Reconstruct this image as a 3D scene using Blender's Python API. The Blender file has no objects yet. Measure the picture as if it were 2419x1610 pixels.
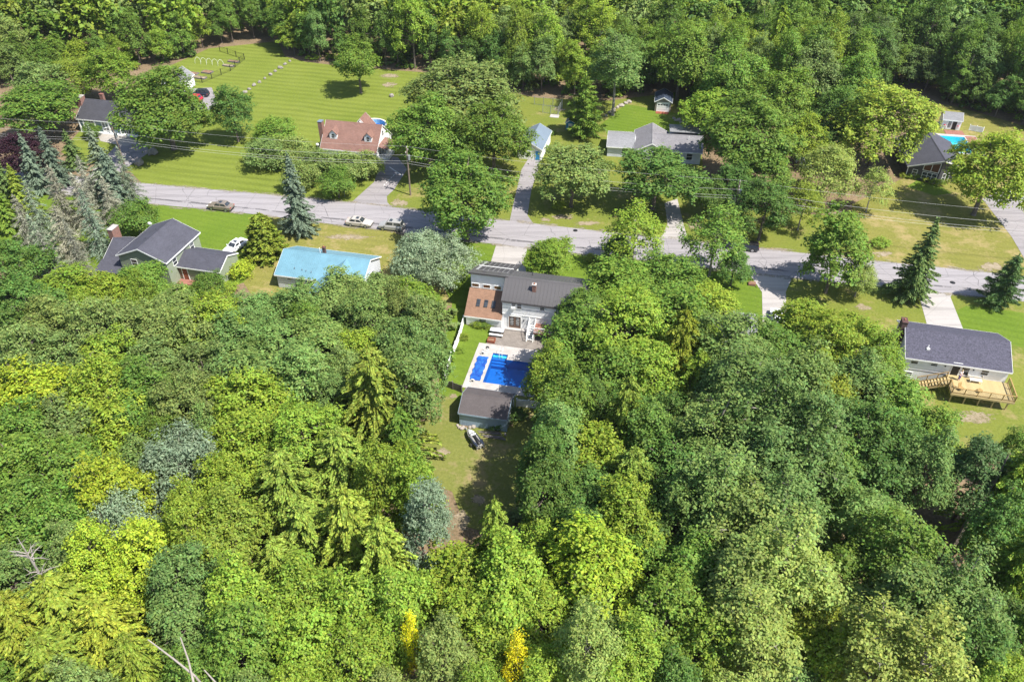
import bpy, math, random
import numpy as np
from mathutils import Vector, Matrix, Euler
from mathutils.geometry import tessellate_polygon
R = math.radians
# ------------------------------------------------------------------ camera, sky, sun, exposure
sc = bpy.context.scene
PW, PH, FPX, TILT, CH = 2419., 1610., 1881., R(38.7), 72.   # photograph size, focal length in its pixels, tilt, drone height
cam = bpy.data.cameras.new('camera'); cam.sensor_width = 36; cam.lens = FPX / PW * 36
cam.clip_start = 1; cam.clip_end = 3000
co = bpy.data.objects.new('camera', cam); sc.collection.objects.link(co)
co.location = (0, 0, CH); co.rotation_euler = (R(90) - TILT, 0, 0); sc.camera = co
SUN_AZ, SUN_EL = R(122), R(57)
wd = bpy.data.worlds.new('World'); sc.world = wd; wd.use_nodes = True
wn = wd.node_tree.nodes; bg = wn['Background']; sky = wn.new('ShaderNodeTexSky')
sky.sky_type = 'NISHITA'; sky.sun_disc = False; sky.sun_elevation = SUN_EL; sky.sun_rotation = SUN_AZ
wd.node_tree.links.new(sky.outputs[0], bg.inputs[0]); bg.inputs[1].default_value = 0.105
sl = bpy.data.lights.new('sun', 'SUN'); sl.energy = 4.6; sl.angle = R(.53); sl.color = (1, .955, .87)
so = bpy.data.objects.new('sun', sl); sc.collection.objects.link(so); so.location = (60, -30, 120)
sdir = Vector((math.sin(SUN_AZ) * math.cos(SUN_EL), math.cos(SUN_AZ) * math.cos(SUN_EL), math.sin(SUN_EL)))
so.rotation_euler = sdir.to_track_quat('Z', 'Y').to_euler()
sc.view_settings.view_transform = 'Standard'; sc.view_settings.look = 'None'
sc.view_settings.exposure = 1.0; sc.view_settings.gamma = 1
sc.render.resolution_x = 1024; sc.render.resolution_y = 681
try:
    sc.cycles.max_bounces = 6; sc.cycles.diffuse_bounces = 3; sc.cycles.transparent_max_bounces = 8
except Exception: pass
rnd = random.Random(7)
C = sc.collection
# ------------------------------------------------------------------ picture <-> ground
cT, sT = math.cos(TILT), math.sin(TILT)
def un(u, v, z=0.):
    a = (u - PW / 2) / FPX; b = (v - PH / 2) / FPX
    d = (a, cT - b * sT, -sT - b * cT); t = (z - CH) / d[2]
    return d[0] * t, d[1] * t
def pr(x, y, z=0.):
    dep = y * cT - (z - CH) * sT; dn = -y * sT - (z - CH) * cT
    return PW / 2 + FPX * x / dep, PH / 2 + FPX * dn / dep, FPX / dep
DK = PW / 2356.
GA = -12.                                              # the street grid is turned 12 degrees
# ------------------------------------------------------------------ materials
MT = {}
def newmat(name):
    m = bpy.data.materials.new(name); m.use_nodes = True; MT[name] = m
    nt = m.node_tree; b = nt.nodes['Principled BSDF']
    return m, nt, b
def lk(nt, a, b): nt.links.new(a, b)
def ramp(nt, fac, stops):
    r = nt.nodes.new('ShaderNodeValToRGB'); e = r.color_ramp.elements
    while len(e) < len(stops): e.new(.5)
    for el, (p, c) in zip(e, stops): el.position = p; el.color = (*c, 1) if len(c) == 3 else c
    lk(nt, fac, r.inputs[0]); return r.outputs[0]
def noise(nt, scale, detail=4, rough=.6, vec=None, coord='Object', w=None):
    n = nt.nodes.new('ShaderNodeTexNoise'); n.inputs['Scale'].default_value = scale
    n.inputs['Detail'].default_value = detail; n.inputs['Roughness'].default_value = rough
    if vec is None:
        t = nt.nodes.new('ShaderNodeTexCoord'); vec = t.outputs[coord]
    lk(nt, vec, n.inputs['Vector']); return n.outputs['Fac']
def mixc(nt, fac, a, b, mode='MIX'):
    m = nt.nodes.new('ShaderNodeMix'); m.data_type = 'RGBA'; m.blend_type = mode
    if isinstance(fac, (int, float)): m.inputs[0].default_value = fac
    else: lk(nt, fac, m.inputs[0])
    for i, x in ((6, a), (7, b)):
        if isinstance(x, tuple): m.inputs[i].default_value = (*x, 1)
        else: lk(nt, x, m.inputs[i])
    return m.outputs[2]
def math_(nt, op, a, b=0.):
    m = nt.nodes.new('ShaderNodeMath'); m.operation = op
    for i, x in enumerate((a, b)):
        if isinstance(x, (int, float)): m.inputs[i].default_value = x
        else: lk(nt, x, m.inputs[i])
    return m.outputs[0]
def bump(nt, b, h, s=.3, d=.05):
    n = nt.nodes.new('ShaderNodeBump'); n.inputs['Strength'].default_value = s; n.inputs['Distance'].default_value = d
    lk(nt, h, n.inputs['Height']); lk(nt, n.outputs[0], b.inputs['Normal'])
def plain(name, col, rough=.6, var=.12, scale=3., metal=0., spec=.4):
    """one colour with blotches and fine grain"""
    m, nt, b = newmat(name)
    f = noise(nt, scale, 5); g = noise(nt, scale * 9, 2)
    f = math_(nt, 'ADD', math_(nt, 'MULTIPLY', f, .7), math_(nt, 'MULTIPLY', g, .3))
    lo = tuple(c * (1 - var * 1.6) for c in col); hi = tuple(min(1, c * (1 + var)) for c in col)
    lk(nt, ramp(nt, f, [(.3, lo), (.7, hi)]), b.inputs['Base Color'])
    b.inputs['Roughness'].default_value = rough; b.inputs['Metallic'].default_value = metal
    b.inputs['Specular IOR Level'].default_value = spec
    return m
def shingle(name, col, var=.35, course=.16, fleck=.35, fs=14):
    m, nt, b = newmat(name)
    t = nt.nodes.new('ShaderNodeTexCoord')
    br = nt.nodes.new('ShaderNodeTexBrick'); br.offset = .5
    br.inputs['Scale'].default_value = 1; br.inputs['Brick Width'].default_value = .45; br.inputs['Row Height'].default_value = course
    br.inputs['Mortar Size'].default_value = .012
    br.inputs['Color1'].default_value = (*[c * (1 + var) for c in col], 1); br.inputs['Color2'].default_value = (*[c * (1 - var) for c in col], 1)
    br.inputs['Mortar'].default_value = (*[c * .45 for c in col], 1)
    lk(nt, t.outputs['UV'], br.inputs['Vector'])
    n = noise(nt, .6, 4); c2 = mixc(nt, .55, br.outputs['Color'], ramp(nt, n, [(.3, tuple(c * .72 for c in col)), (.7, tuple(c * 1.3 for c in col))]))
    n2 = noise(nt, fs, 3); c3 = mixc(nt, fleck, c2, ramp(nt, n2, [(.35, tuple(c * .5 for c in col)), (.65, tuple(c * 1.5 for c in col))]))
    lk(nt, c3, b.inputs['Base Color']); b.inputs['Roughness'].default_value = .85; b.inputs['Specular IOR Level'].default_value = .25
    bump(nt, b, br.outputs['Fac'], .4, .01)
    return m
def siding(name, col, pitch=.13):
    """lap boards: fine relief, slight weathering"""
    m, nt, b = newmat(name)
    t = nt.nodes.new('ShaderNodeTexCoord'); s = nt.nodes.new('ShaderNodeSeparateXYZ'); lk(nt, t.outputs['Object'], s.inputs[0])
    saw = math_(nt, 'FRACT', math_(nt, 'DIVIDE', s.outputs[2], pitch))
    edge = math_(nt, 'GREATER_THAN', saw, .9)
    n = noise(nt, .8, 4); c = ramp(nt, n, [(.3, tuple(x * .86 for x in col)), (.7, tuple(min(1, x * 1.04) for x in col))])
    lk(nt, mixc(nt, math_(nt, 'MULTIPLY', edge, .4), c, tuple(x * .55 for x in col)), b.inputs['Base Color'])
    b.inputs['Roughness'].default_value = .55; bump(nt, b, saw, .5, .015)
    return m
def brick(name, col, mortar=(.45, .42, .38), w=.22, h=.075, coord='Object', ms=.012):
    m, nt, b = newmat(name)
    t = nt.nodes.new('ShaderNodeTexCoord'); s = nt.nodes.new('ShaderNodeSeparateXYZ'); lk(nt, t.outputs[coord], s.inputs[0])
    cb = nt.nodes.new('ShaderNodeCombineXYZ'); lk(nt, math_(nt, 'ADD', s.outputs[0], s.outputs[1]), cb.inputs[0]); lk(nt, s.outputs[2], cb.inputs[1])
    br = nt.nodes.new('ShaderNodeTexBrick'); br.inputs['Scale'].default_value = 1
    br.inputs['Brick Width'].default_value = w; br.inputs['Row Height'].default_value = h; br.inputs['Mortar Size'].default_value = ms
    br.inputs['Color1'].default_value = (*[c * 1.25 for c in col], 1); br.inputs['Color2'].default_value = (*[c * .65 for c in col], 1); br.inputs['Mortar'].default_value = (*mortar, 1)
    lk(nt, cb.outputs[0], br.inputs['Vector']); lk(nt, br.outputs['Color'], b.inputs['Base Color'])
    b.inputs['Roughness'].default_value = .9; bump(nt, b, br.outputs['Fac'], -.5, .01)
    return m
# painted and metal things
white = siding('white_siding', (.86, .865, .87)); siding('blue_siding', (.16, .25, .29)); siding('sage_siding', (.26, .295, .22))
siding('dark_siding', (.05, .05, .06)); siding('pale_siding', (.62, .64, .70)); siding('tan_siding', (.28, .24, .2))
plain('trim', (.82, .82, .8), .45, .06); plain('dark_trim', (.05, .05, .055), .5); plain('brown_trim', (.16, .1, .07), .6)
shingle('slate_shingle', (.066, .066, .084)); shingle('charcoal_shingle', (.052, .052, .062)); shingle('rust_shingle', (.20, .112, .09))
shingle('brown_shingle', (.225, .132, .088)); shingle('grey_shingle', (.18, .172, .182)); shingle('purple_shingle', (.070, .068, .094), .5, .16, .6, 5)
shingle('dark_felt', (.092, .080, .082), .2); shingle('pale_shingle', (.21, .21, .22)); shingle('blueblack_shingle', (.035, .05, .08))
plain('charcoal_metal', (.078, .073, .075), .45, .1, .5, 0., .5); plain('sky_metal', (.135, .27, .34), .42, .12, .5, 0, .5); plain('slateblue_metal', (.15, .19, .24), .45, .06, .6)
plain('shed_paint', (.30, .40, .50), .6, .1); plain('concrete', (.40, .37, .35), .85, .2, .7); plain('drive_concrete', (.34, .31, .28), .9, .16, .5)
brick('brick', (.235, .085, .06), (.19, .165, .145)); brick('dark_brick', (.10, .042, .036), (.09, .08, .075)); plain('deck_wood', (.44, .34, .165), .7, .14, 1.5); plain('rail_wood', (.34, .22, .08), .7, .2, 4)
plain('grey_wood', (.17, .15, .155), .85, .25, 3); plain('stone', (.27, .245, .225), .9, .25, 2.5); plain('rock_pale', (.34, .3, .265), .9, .25, 4)
plain('tyre', (.02, .02, .022), .85, .1); plain('rim', (.5, .5, .52), .3, .1, 5, .8); plain('chrome', (.6, .6, .62), .2, .05, 3, 1.)
plain('red_light', (.4, .01, .01), .2); plain('lamp', (.8, .8, .75), .2); plain('black_plastic', (.018, .018, .02), .45, .1); plain('galv', (.42, .44, .45), .5, .1, 3, .6)
plain('pole_wood', (.2, .155, .125), .9, .25, 3); plain('wire', (.5, .49, .48), .5, .05, 1, 0.); plain('ceramic', (.75, .75, .72), .4)
plain('rust', (.25, .07, .035), .8, .3, 6); plain('vinyl', (.83, .83, .82), .4, .05); plain('soil', (.22, .13, .08), .95, .3, 2); plain('mulch', (.30, .2, .13), .95, .3, 3)
plain('skin', (.55, .34, .26), .6, .05); plain('shirt', (.72, .66, .72), .8, .05); plain('purple_cloth', (.12, .09, .28), .8, .1); plain('hair', (.5, .38, .2), .7); plain('red_brick_paving', (.27, .12, .09), .9, .3, 3)
plain('furniture', (.62, .57, .5), .6, .1); plain('teal_cloth', (.08, .3, .3), .8); plain('terracotta', (.35, .14, .08), .8); plain('awning_teal', (.02, .35, .36), .6); plain('blue_plastic', (.03, .25, .5), .4)
plain('collector', (.06, .056, .06), .5, .15, 2); plain('gap', (.32, .32, .32), .5)
def carpaint(name, col):
    m = plain(name, col, .28, .04, .8, 0., .5); b = m.node_tree.nodes['Principled BSDF']; b.inputs['Coat Weight'].default_value = .6; b.inputs['Coat Roughness'].default_value = .08; return m
carpaint('paint_bronze', (.20, .165, .13)); carpaint('paint_silver', (.42, .385, .34)); carpaint('paint_white', (.78, .8, .82)); carpaint('paint_black', (.015, .017, .022)); carpaint('paint_red', (.5, .012, .04)); carpaint('paint_navy', (.02, .025, .04)); carpaint('paint_pewter', (.32, .31, .29))
m, nt, b = newmat('glass'); b.inputs['Base Color'].default_value = (.02, .026, .032, 1); b.inputs['Roughness'].default_value = .07; b.inputs['Specular IOR Level'].default_value = .7
f = noise(nt, 2.2, 2); lk(nt, ramp(nt, f, [(.35, (.012, .015, .02)), (.7, (.06, .068, .078))]), b.inputs['Base Color'])
m, nt, b = newmat('warm_glass'); b.inputs['Base Color'].default_value = (.13, .06, .035, 1); b.inputs['Roughness'].default_value = .1
# paving
m, nt, b = newmat('pavers')
t = nt.nodes.new('ShaderNodeTexCoord'); br = nt.nodes.new('ShaderNodeTexBrick'); br.inputs['Scale'].default_value = 1
br.inputs['Brick Width'].default_value = .42; br.inputs['Row Height'].default_value = .3; br.inputs['Mortar Size'].default_value = .014
br.inputs['Color1'].default_value = (.22, .19, .17, 1); br.inputs['Color2'].default_value = (.155, .135, .12, 1); br.inputs['Mortar'].default_value = (.09, .078, .066, 1)
lk(nt, t.outputs['Object'], br.inputs['Vector']); n = noise(nt, 1.1, 4)
lk(nt, mixc(nt, .5, br.outputs['Color'], ramp(nt, n, [(.3, (.14, .12, .105)), (.7, (.25, .22, .195))])), b.inputs['Base Color']); b.inputs['Roughness'].default_value = .9
def asphalt(name, a, bcol, crack=.5):
    m, nt, b = newmat(name)
    n = noise(nt, .12, 5, .6); n2 = noise(nt, 6, 3); 
    c = ramp(nt, n, [(.3, a), (.7, bcol)]); c = mixc(nt, .3, c, ramp(nt, n2, [(.3, tuple(x * .7 for x in a)), (.7, tuple(x * 1.25 for x in bcol))]))
    tq = nt.nodes.new('ShaderNodeTexCoord'); mq = nt.nodes.new('ShaderNodeMapping'); mq.inputs['Rotation'].default_value = (0, 0, R(12)); mq.inputs['Scale'].default_value = (.05, 1.1, 1); lk(nt, tq.outputs['Object'], mq.inputs[0])
    st = noise(nt, 1.0, 4, .65, mq.outputs[0]); c = mixc(nt, .55, c, ramp(nt, st, [(.34, tuple(x * .78 for x in a)), (.5, bcol), (.68, tuple(x * 1.16 for x in bcol))]))
    v = nt.nodes.new('ShaderNodeTexVoronoi'); v.feature = 'DISTANCE_TO_EDGE'; v.inputs['Scale'].default_value = .16
    tt = nt.nodes.new('ShaderNodeTexCoord'); dn = nt.nodes.new('ShaderNodeTexNoise'); dn.inputs['Scale'].default_value = .7; lk(nt, tt.outputs['Object'], dn.inputs['Vector'])
    lk(nt, mixc(nt, .35, tt.outputs['Object'], dn.outputs['Color'], 'ADD'), v.inputs['Vector'])
    ck = math_(nt, 'LESS_THAN', v.outputs['Distance'], .006)
    c = mixc(nt, math_(nt, 'MULTIPLY', ck, crack), c, tuple(x * .45 for x in a)); lk(nt, c, b.inputs['Base Color']); b.inputs['Roughness'].default_value = .88; b.inputs['Specular IOR Level'].default_value = .3
    bump(nt, b, n2, .3, .02)
asphalt('road_asphalt', (.222, .207, .216), (.272, .254, .264)); asphalt('drive_asphalt', (.19, .175, .18), (.26, .24, .245), .3); asphalt('pale_asphalt', (.28, .26, .25), (.36, .335, .32), .25)
def lawnmat(name, g1, g2, dry, dryamt, stripe=0., period=2.2, ang=0., seed=0.):
    m, nt, b = newmat(name)
    t = nt.nodes.new('ShaderNodeTexCoord'); mp = nt.nodes.new('ShaderNodeMapping'); mp.inputs['Rotation'].default_value = (0, 0, R(ang)); mp.inputs['Location'].default_value = (seed, seed * .7, 0)
    lk(nt, t.outputs['Object'], mp.inputs[0])
    n = noise(nt, .11, 5, .6, mp.outputs[0]); c = ramp(nt, n, [(.3, g1), (.7, g2)])
    nf = noise(nt, 2.6, 4, .7, mp.outputs[0]); c = mixc(nt, .38, c, ramp(nt, nf, [(.25, tuple(x * .5 for x in g1)), (.75, tuple(x * 1.4 for x in g2))]))
    if stripe:
        s = nt.nodes.new('ShaderNodeSeparateXYZ'); lk(nt, mp.outputs[0], s.inputs[0])
        wob = math_(nt, 'MULTIPLY', noise(nt, .035, 2, .5, mp.outputs[0]), 4.)
        w = math_(nt, 'SINE', math_(nt, 'MULTIPLY', math_(nt, 'ADD', s.outputs[1], wob), 6.283 / period))
        w = math_(nt, 'ADD', math_(nt, 'MULTIPLY', w, .9), .5)
        brk = ramp(nt, noise(nt, .09, 3, .6, mp.outputs[0]), [(.32, (.35,) * 3), (.65, (1,) * 3)])
        c = mixc(nt, math_(nt, 'MULTIPLY', math_(nt, 'MULTIPLY', w, stripe), brk), c, tuple(x * .5 for x in g1))
    nd = noise(nt, .17, 5, .65, mp.outputs[0]); nd2 = noise(nt, 1.3, 3, .6, mp.outputs[0])
    k = math_(nt, 'ADD', math_(nt, 'MULTIPLY', nd, .75), math_(nt, 'MULTIPLY', nd2, .25))
    k = ramp(nt, k, [(.62 - dryamt * .3, (0, 0, 0)), (.74 - dryamt * .3, (1, 1, 1))])
    c = mixc(nt, math_(nt, 'MULTIPLY', k, .8), c, dry)
    lk(nt, c, b.inputs['Base Color']); b.inputs['Roughness'].default_value = .95; b.inputs['Specular IOR Level'].default_value = .1
    bump(nt, b, nf, .7, .08)
DRY = (.25, .21, .095)
lawnmat('lawn_striped', (.122, .160, .022), (.168, .200, .036), (.21, .20, .06), .06, .27, 2.3, 13, 3); lawnmat('lawn_green', (.085, .145, .014), (.125, .18, .022), DRY, .05, .16, 1.5, 20, 11)
lawnmat('lawn_dry', (.145, .155, .03), (.20, .185, .05), (.29, .225, .105), .42, .14, 1.7, 12, 21); lawnmat('lawn_mixed', (.105, .145, .022), (.165, .175, .034), (.26, .205, .095), .28, 0, 2, 0, 31)
lawnmat('lawn_worn', (.115, .145, .028), (.175, .175, .05), (.26, .195, .11), .36, 0, 2, 0, 47)
m, nt, b = newmat('forest_floor')
n = noise(nt, .15, 6, .65); n2 = noise(nt, 2.4, 5, .7)
c = ramp(nt, n, [(.3, (.07, .06, .03)), (.5, (.16, .11, .06)), (.7, (.26, .18, .11))]); c = mixc(nt, .5, c, ramp(nt, n2, [(.3, (.05, .06, .02)), (.5, (.17, .12, .07)), (.75, (.34, .24, .16))]))
lk(nt, c, b.inputs['Base Color']); b.inputs['Roughness'].default_value = 1; bump(nt, b, n2, .8, .1)
m, nt, b = newmat('bare_earth')
n = noise(nt, .9, 6, .7); lk(nt, ramp(nt, n, [(.3, (.17, .14, .07)), (.5, (.28, .225, .15)), (.72, (.36, .30, .23))]), b.inputs['Base Color']); b.inputs['Roughness'].default_value = 1; bump(nt, b, n, .6, .05)
m, nt, b = newmat('worn_patch')                        # bare earth that frays out into the grass
n = noise(nt, .9, 6, .7); lk(nt, ramp(nt, n, [(.3, (.17, .14, .07)), (.5, (.28, .225, .15)), (.72, (.36, .30, .23))]), b.inputs['Base Color']); b.inputs['Roughness'].default_value = 1
t = nt.nodes.new('ShaderNodeTexCoord'); vm = nt.nodes.new('ShaderNodeVectorMath'); vm.operation = 'DISTANCE'; lk(nt, t.outputs['Generated'], vm.inputs[0]); vm.inputs[1].default_value = (.5, .5, 0)
sx = nt.nodes.new('ShaderNodeSeparateXYZ'); lk(nt, t.outputs['Generated'], sx.inputs[0]); cx = nt.nodes.new('ShaderNodeCombineXYZ'); lk(nt, sx.outputs[0], cx.inputs[0]); lk(nt, sx.outputs[1], cx.inputs[1]); lk(nt, cx.outputs[0], vm.inputs[0])
n3 = noise(nt, .8, 6, .75); k = math_(nt, 'SUBTRACT', math_(nt, 'SUBTRACT', math_(nt, 'MULTIPLY', n3, 2.2), .32), math_(nt, 'MULTIPLY', vm.outputs['Value'], 1.25)); lk(nt, ramp(nt, k, [(.24, (0, 0, 0)), (.5, (.85,) * 3)]), b.inputs['Alpha'])
m, nt, b = newmat('verge')                             # sand and gravel washed along the asphalt edge
n = noise(nt, 1.2, 6, .7); lk(nt, ramp(nt, n, [(.3, (.16, .14, .1)), (.5, (.26, .225, .17)), (.72, (.34, .30, .25))]), b.inputs['Base Color']); b.inputs['Roughness'].default_value = 1
n3 = noise(nt, .35, 7, .8); lk(nt, ramp(nt, n3, [(.46, (0, 0, 0)), (.62, (.9,) * 3)]), b.inputs['Alpha'])
m, nt, b = newmat('tar'); b.inputs['Roughness'].default_value = .7
n = noise(nt, 1.5, 5); lk(nt, ramp(nt, n, [(.3, (.10, .095, .10)), (.7, (.16, .15, .155))]), b.inputs['Base Color']); n3 = noise(nt, .5, 6, .75); lk(nt, ramp(nt, n3, [(.40, (0, 0, 0)), (.55, (.75,) * 3)]), b.inputs['Alpha'])
# water: clear with a mirror-like skin; the blue comes from the liner and a faint tint
def water(name, tint):
    m = bpy.data.materials.new(name); m.use_nodes = True; MT[name] = m; nt = m.node_tree; nt.nodes.remove(nt.nodes['Principled BSDF'])
    tr = nt.nodes.new('ShaderNodeBsdfTransparent'); tr.inputs[0].default_value = (*tint, 1); gl = nt.nodes.new('ShaderNodeBsdfGlossy'); gl.inputs['Roughness'].default_value = .03
    fr = nt.nodes.new('ShaderNodeFresnel'); fr.inputs[0].default_value = 1.2; mx = nt.nodes.new('ShaderNodeMixShader')
    bn = nt.nodes.new('ShaderNodeBump'); bn.inputs['Strength'].default_value = .25; bn.inputs['Distance'].default_value = .03; lk(nt, noise(nt, 2.5, 3), bn.inputs['Height'])
    lk(nt, bn.outputs[0], gl.inputs['Normal']); lk(nt, bn.outputs[0], fr.inputs['Normal'])
    lk(nt, fr.outputs[0], mx.inputs[0]); lk(nt, tr.outputs[0], mx.inputs[1]); lk(nt, gl.outputs[0], mx.inputs[2]); lk(nt, mx.outputs[0], nt.nodes['Material Output'].inputs[0])
water('water', (.62, .86, .97)); water('water_turquoise', (.6, .95, .97))
plain('liner', (.010, .125, .42), .6, .1, .8); plain('liner_turquoise', (.10, .58, .70), .6, .08, .8)
m, nt, b = newmat('solar_cover'); n = noise(nt, 1.4, 4, .7); lk(nt, ramp(nt, n, [(.35, (.01, .05, .30)), (.6, (.02, .13, .45)), (.8, (.05, .28, .6))]), b.inputs['Base Color']); b.inputs['Roughness'].default_value = .22; bump(nt, b, n, 1., .25)
# bark and leaves
plain('bark', (.15, .12, .1), .95, .3, 3); plain('pale_bark', (.30, .265, .235), .9, .3, 2); plain('dead_wood', (.29, .255, .23), .95, .2, 3); plain('twig', (.24, .21, .185), .95, .2, 3)
def leafmat(name, attr=False, trans=.36, gloss=.012):
    m = bpy.data.materials.new(name); m.use_nodes = True; MT[name] = m; nt = m.node_tree; nt.nodes.remove(nt.nodes['Principled BSDF'])
    if attr:
        a = nt.nodes.new('ShaderNodeAttribute'); a.attribute_name = 'tint'; base = a.outputs['Color']
    else:
        a = nt.nodes.new('ShaderNodeObjectInfo'); base = a.outputs['Color']
    g = nt.nodes.new('ShaderNodeNewGeometry'); isl = g.outputs['Random Per Island']
    hs = nt.nodes.new('ShaderNodeHueSaturation'); lk(nt, base, hs.inputs['Color'])
    nz = noise(nt, .9, 3, .6)
    v = math_(nt, 'ADD', math_(nt, 'MULTIPLY', isl, .75), math_(nt, 'MULTIPLY', nz, 1.15)); lk(nt, math_(nt, 'ADD', v, .06), hs.inputs['Value'])
    lk(nt, math_(nt, 'ADD', math_(nt, 'MULTIPLY', math_(nt, 'FRACT', math_(nt, 'MULTIPLY', isl, 7.3)), .05), .475), hs.inputs['Hue'])
    d = nt.nodes.new('ShaderNodeBsdfDiffuse'); tl = nt.nodes.new('ShaderNodeBsdfTranslucent'); gl = nt.nodes.new('ShaderNodeBsdfGlossy'); gl.inputs['Roughness'].default_value = .62
    gl.inputs['Color'].default_value = (.9, .95, 1, 1)
    lk(nt, hs.outputs[0], d.inputs[0]); lk(nt, mixc(nt, 1., hs.outputs[0], (1.15, 1.2, .55), 'MULTIPLY'), tl.inputs[0])
    m1 = nt.nodes.new('ShaderNodeMixShader'); m1.inputs[0].default_value = trans; lk(nt, d.outputs[0], m1.inputs[1]); lk(nt, tl.outputs[0], m1.inputs[2])
    m2 = nt.nodes.new('ShaderNodeMixShader'); m2.inputs[0].default_value = gloss; lk(nt, m1.outputs[0], m2.inputs[1]); lk(nt, gl.outputs[0], m2.inputs[2])
    lk(nt, m2.outputs[0], nt.nodes['Material Output'].inputs[0])
leafmat('leaf'); leafmat('leaf_far', True); leafmat('needle', False, .2, .012)
ORDW = ['first', 'second', 'third', 'fourth', 'fifth', 'sixth', 'seventh', 'eighth', 'ninth', 'tenth', 'eleventh', 'twelfth']
# ------------------------------------------------------------------ building blocks
def link(o, parent=None):
    C.objects.link(o)
    if parent is not None: o.parent = parent
    return o
def tag(o, label=None, cat=None, group=None, kind=None):
    if label: o['label'] = label
    if cat: o['category'] = cat
    if group: o['group'] = group
    if kind: o['kind'] = kind
    return o
def empty(name, loc, rz=0., label=None, cat=None, group=None):
    o = bpy.data.objects.new(name, None); o.location = loc if len(loc) == 3 else (*loc, 0); o.rotation_euler = (0, 0, R(rz)); o.empty_display_size = .5
    C.objects.link(o); return tag(o, label, cat, group)
class MB:
    def __init__(s): s.v = []; s.f = []; s.smooth = False
    def add(s, vs, fs):
        n = len(s.v); s.v += [tuple(p) for p in vs]; s.f += [tuple(i + n for i in f) for f in fs]; return s
    def box(s, c, d, rz=0., M=None):
        x, y, z = (k / 2 for k in d); P = [Vector((a * x, b * y, e * z)) for e in (-1, 1) for a, b in ((-1, -1), (1, -1), (1, 1), (-1, 1))]
        Q = Matrix.Rotation(R(rz), 3, 'Z') if M is None else M
        return s.add([Q @ p + Vector(c) for p in P], [(3, 2, 1, 0), (4, 5, 6, 7), (0, 1, 5, 4), (1, 2, 6, 5), (2, 3, 7, 6), (3, 0, 4, 7)])
    def bx(s, x0, x1, y0, y1, z0, z1): return s.box(((x0 + x1) / 2, (y0 + y1) / 2, (z0 + z1) / 2), (x1 - x0, y1 - y0, z1 - z0))
    def prism(s, pts, d):
        """planar polygon pts pushed along vector d"""
        d = Vector(d); n = len(pts); P = [Vector(p) for p in pts]
        return s.add(P + [p + d for p in P], [tuple(range(n)), tuple(range(2 * n - 1, n - 1, -1))] + [(i, i + n, (i + 1) % n + n, (i + 1) % n) for i in range(n)])
    def tube(s, a, b, r0, r1=None, n=6, cap=True):
        a, b = Vector(a), Vector(b); r1 = r0 if r1 is None else r1; q = (b - a).to_track_quat('Z', 'Y').to_matrix()
        ring = lambda c, r: [c + q @ Vector((math.cos(6.2832 * i / n) * r, math.sin(6.2832 * i / n) * r, 0)) for i in range(n)]
        fs = [(i, (i + 1) % n, (i + 1) % n + n, i + n) for i in range(n)]
        if cap: fs += [tuple(range(n - 1, -1, -1)), tuple(range(n, 2 * n))]
        return s.add(ring(a, r0) + ring(b, r1), fs)
    def path(s, pts, rs, n=5):
        for (a, b), (r0, r1) in zip(zip(pts[:-1], pts[1:]), zip(rs[:-1], rs[1:])): s.tube(a, b, r0, r1, n, False)
        return s
    def loft(s, rings, cap=True):
        n = len(rings[0]); vs = [p for r in rings for p in r]; fs = []
        for k in range(len(rings) - 1):
            for i in range(n): fs.append((k * n + i, k * n + (i + 1) % n, (k + 1) * n + (i + 1) % n, (k + 1) * n + i))
        if cap: fs += [tuple(range(n - 1, -1, -1)), tuple(range((len(rings) - 1) * n, len(rings) * n))]
        return s.add(vs, fs)
    def blob(s, c, r, seed=0, sub=2, amp=.18, flat=0.):
        import bmesh
        bm = bmesh.new(); bmesh.ops.create_icosphere(bm, subdivisions=sub, radius=1); rr = random.Random(seed); ph = [rr.uniform(0, 6) for _ in range(6)]
        vs = []
        for v in bm.verts:
            p = v.co; k = 1 + amp * (math.sin(p.x * 3 + ph[0]) * .5 + math.sin(p.y * 3.4 + ph[1]) * .5 + math.sin((p.x + p.z) * 5 + ph[2]) * .35 + math.sin((p.y - p.z) * 6 + ph[3]) * .3) + rr.uniform(-amp, amp) * .35
            z = max(p.z * k * r[2], -flat * r[2] if flat else -9); vs.append((c[0] + p.x * k * r[0], c[1] + p.y * k * r[1], c[2] + z))
        fs = [tuple(v.index for v in f.verts) for f in bm.faces]; bm.free(); return s.add(vs, fs)
    def build(s, name, mat, parent=None, loc=None, rz=0., smooth=False, uv=None):
        me = bpy.data.meshes.new(name); me.from_pydata(s.v, [], s.f); me.update()
        import bmesh
        bm = bmesh.new(); bm.from_mesh(me); bmesh.ops.recalc_face_normals(bm, faces=bm.faces); bm.to_mesh(me); bm.free()
        if uv is not None:
            L = me.uv_layers.new(name='UVMap')
            for l in me.loops: L.data[l.index].uv = uv(me.vertices[l.vertex_index].co)
        if smooth:
            for p in me.polygons: p.use_smooth = True
        me.materials.append(MT[mat]); o = bpy.data.objects.new(name, me); link(o, parent)
        if loc is not None: o.location = loc
        o.rotation_euler = (0, 0, R(rz)); return o
def sheet(name, pts, z, mat, kind='structure', holes=(), parent=None):
    """flat sheet from ground points"""
    P = [[Vector((x, y, 0)) for x, y in pts]] + [[Vector((x, y, 0)) for x, y in h] for h in holes]
    fl = [p for q in P for p in q]; tri = tessellate_polygon(P)
    o = MB().add([(p.x, p.y, z) for p in fl], [tuple(t) for t in tri]).build(name, mat, parent)
    me = o.data
    if me.polygons and me.polygons[0].normal.z < 0: me.flip_normals()
    return tag(o, kind=kind)
def D(*pts): return [un(x * DK, y * DK) for x, y in pts]      # ground points from picture points
def S(*pts): return [un(x, y) for x, y in pts]
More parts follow.
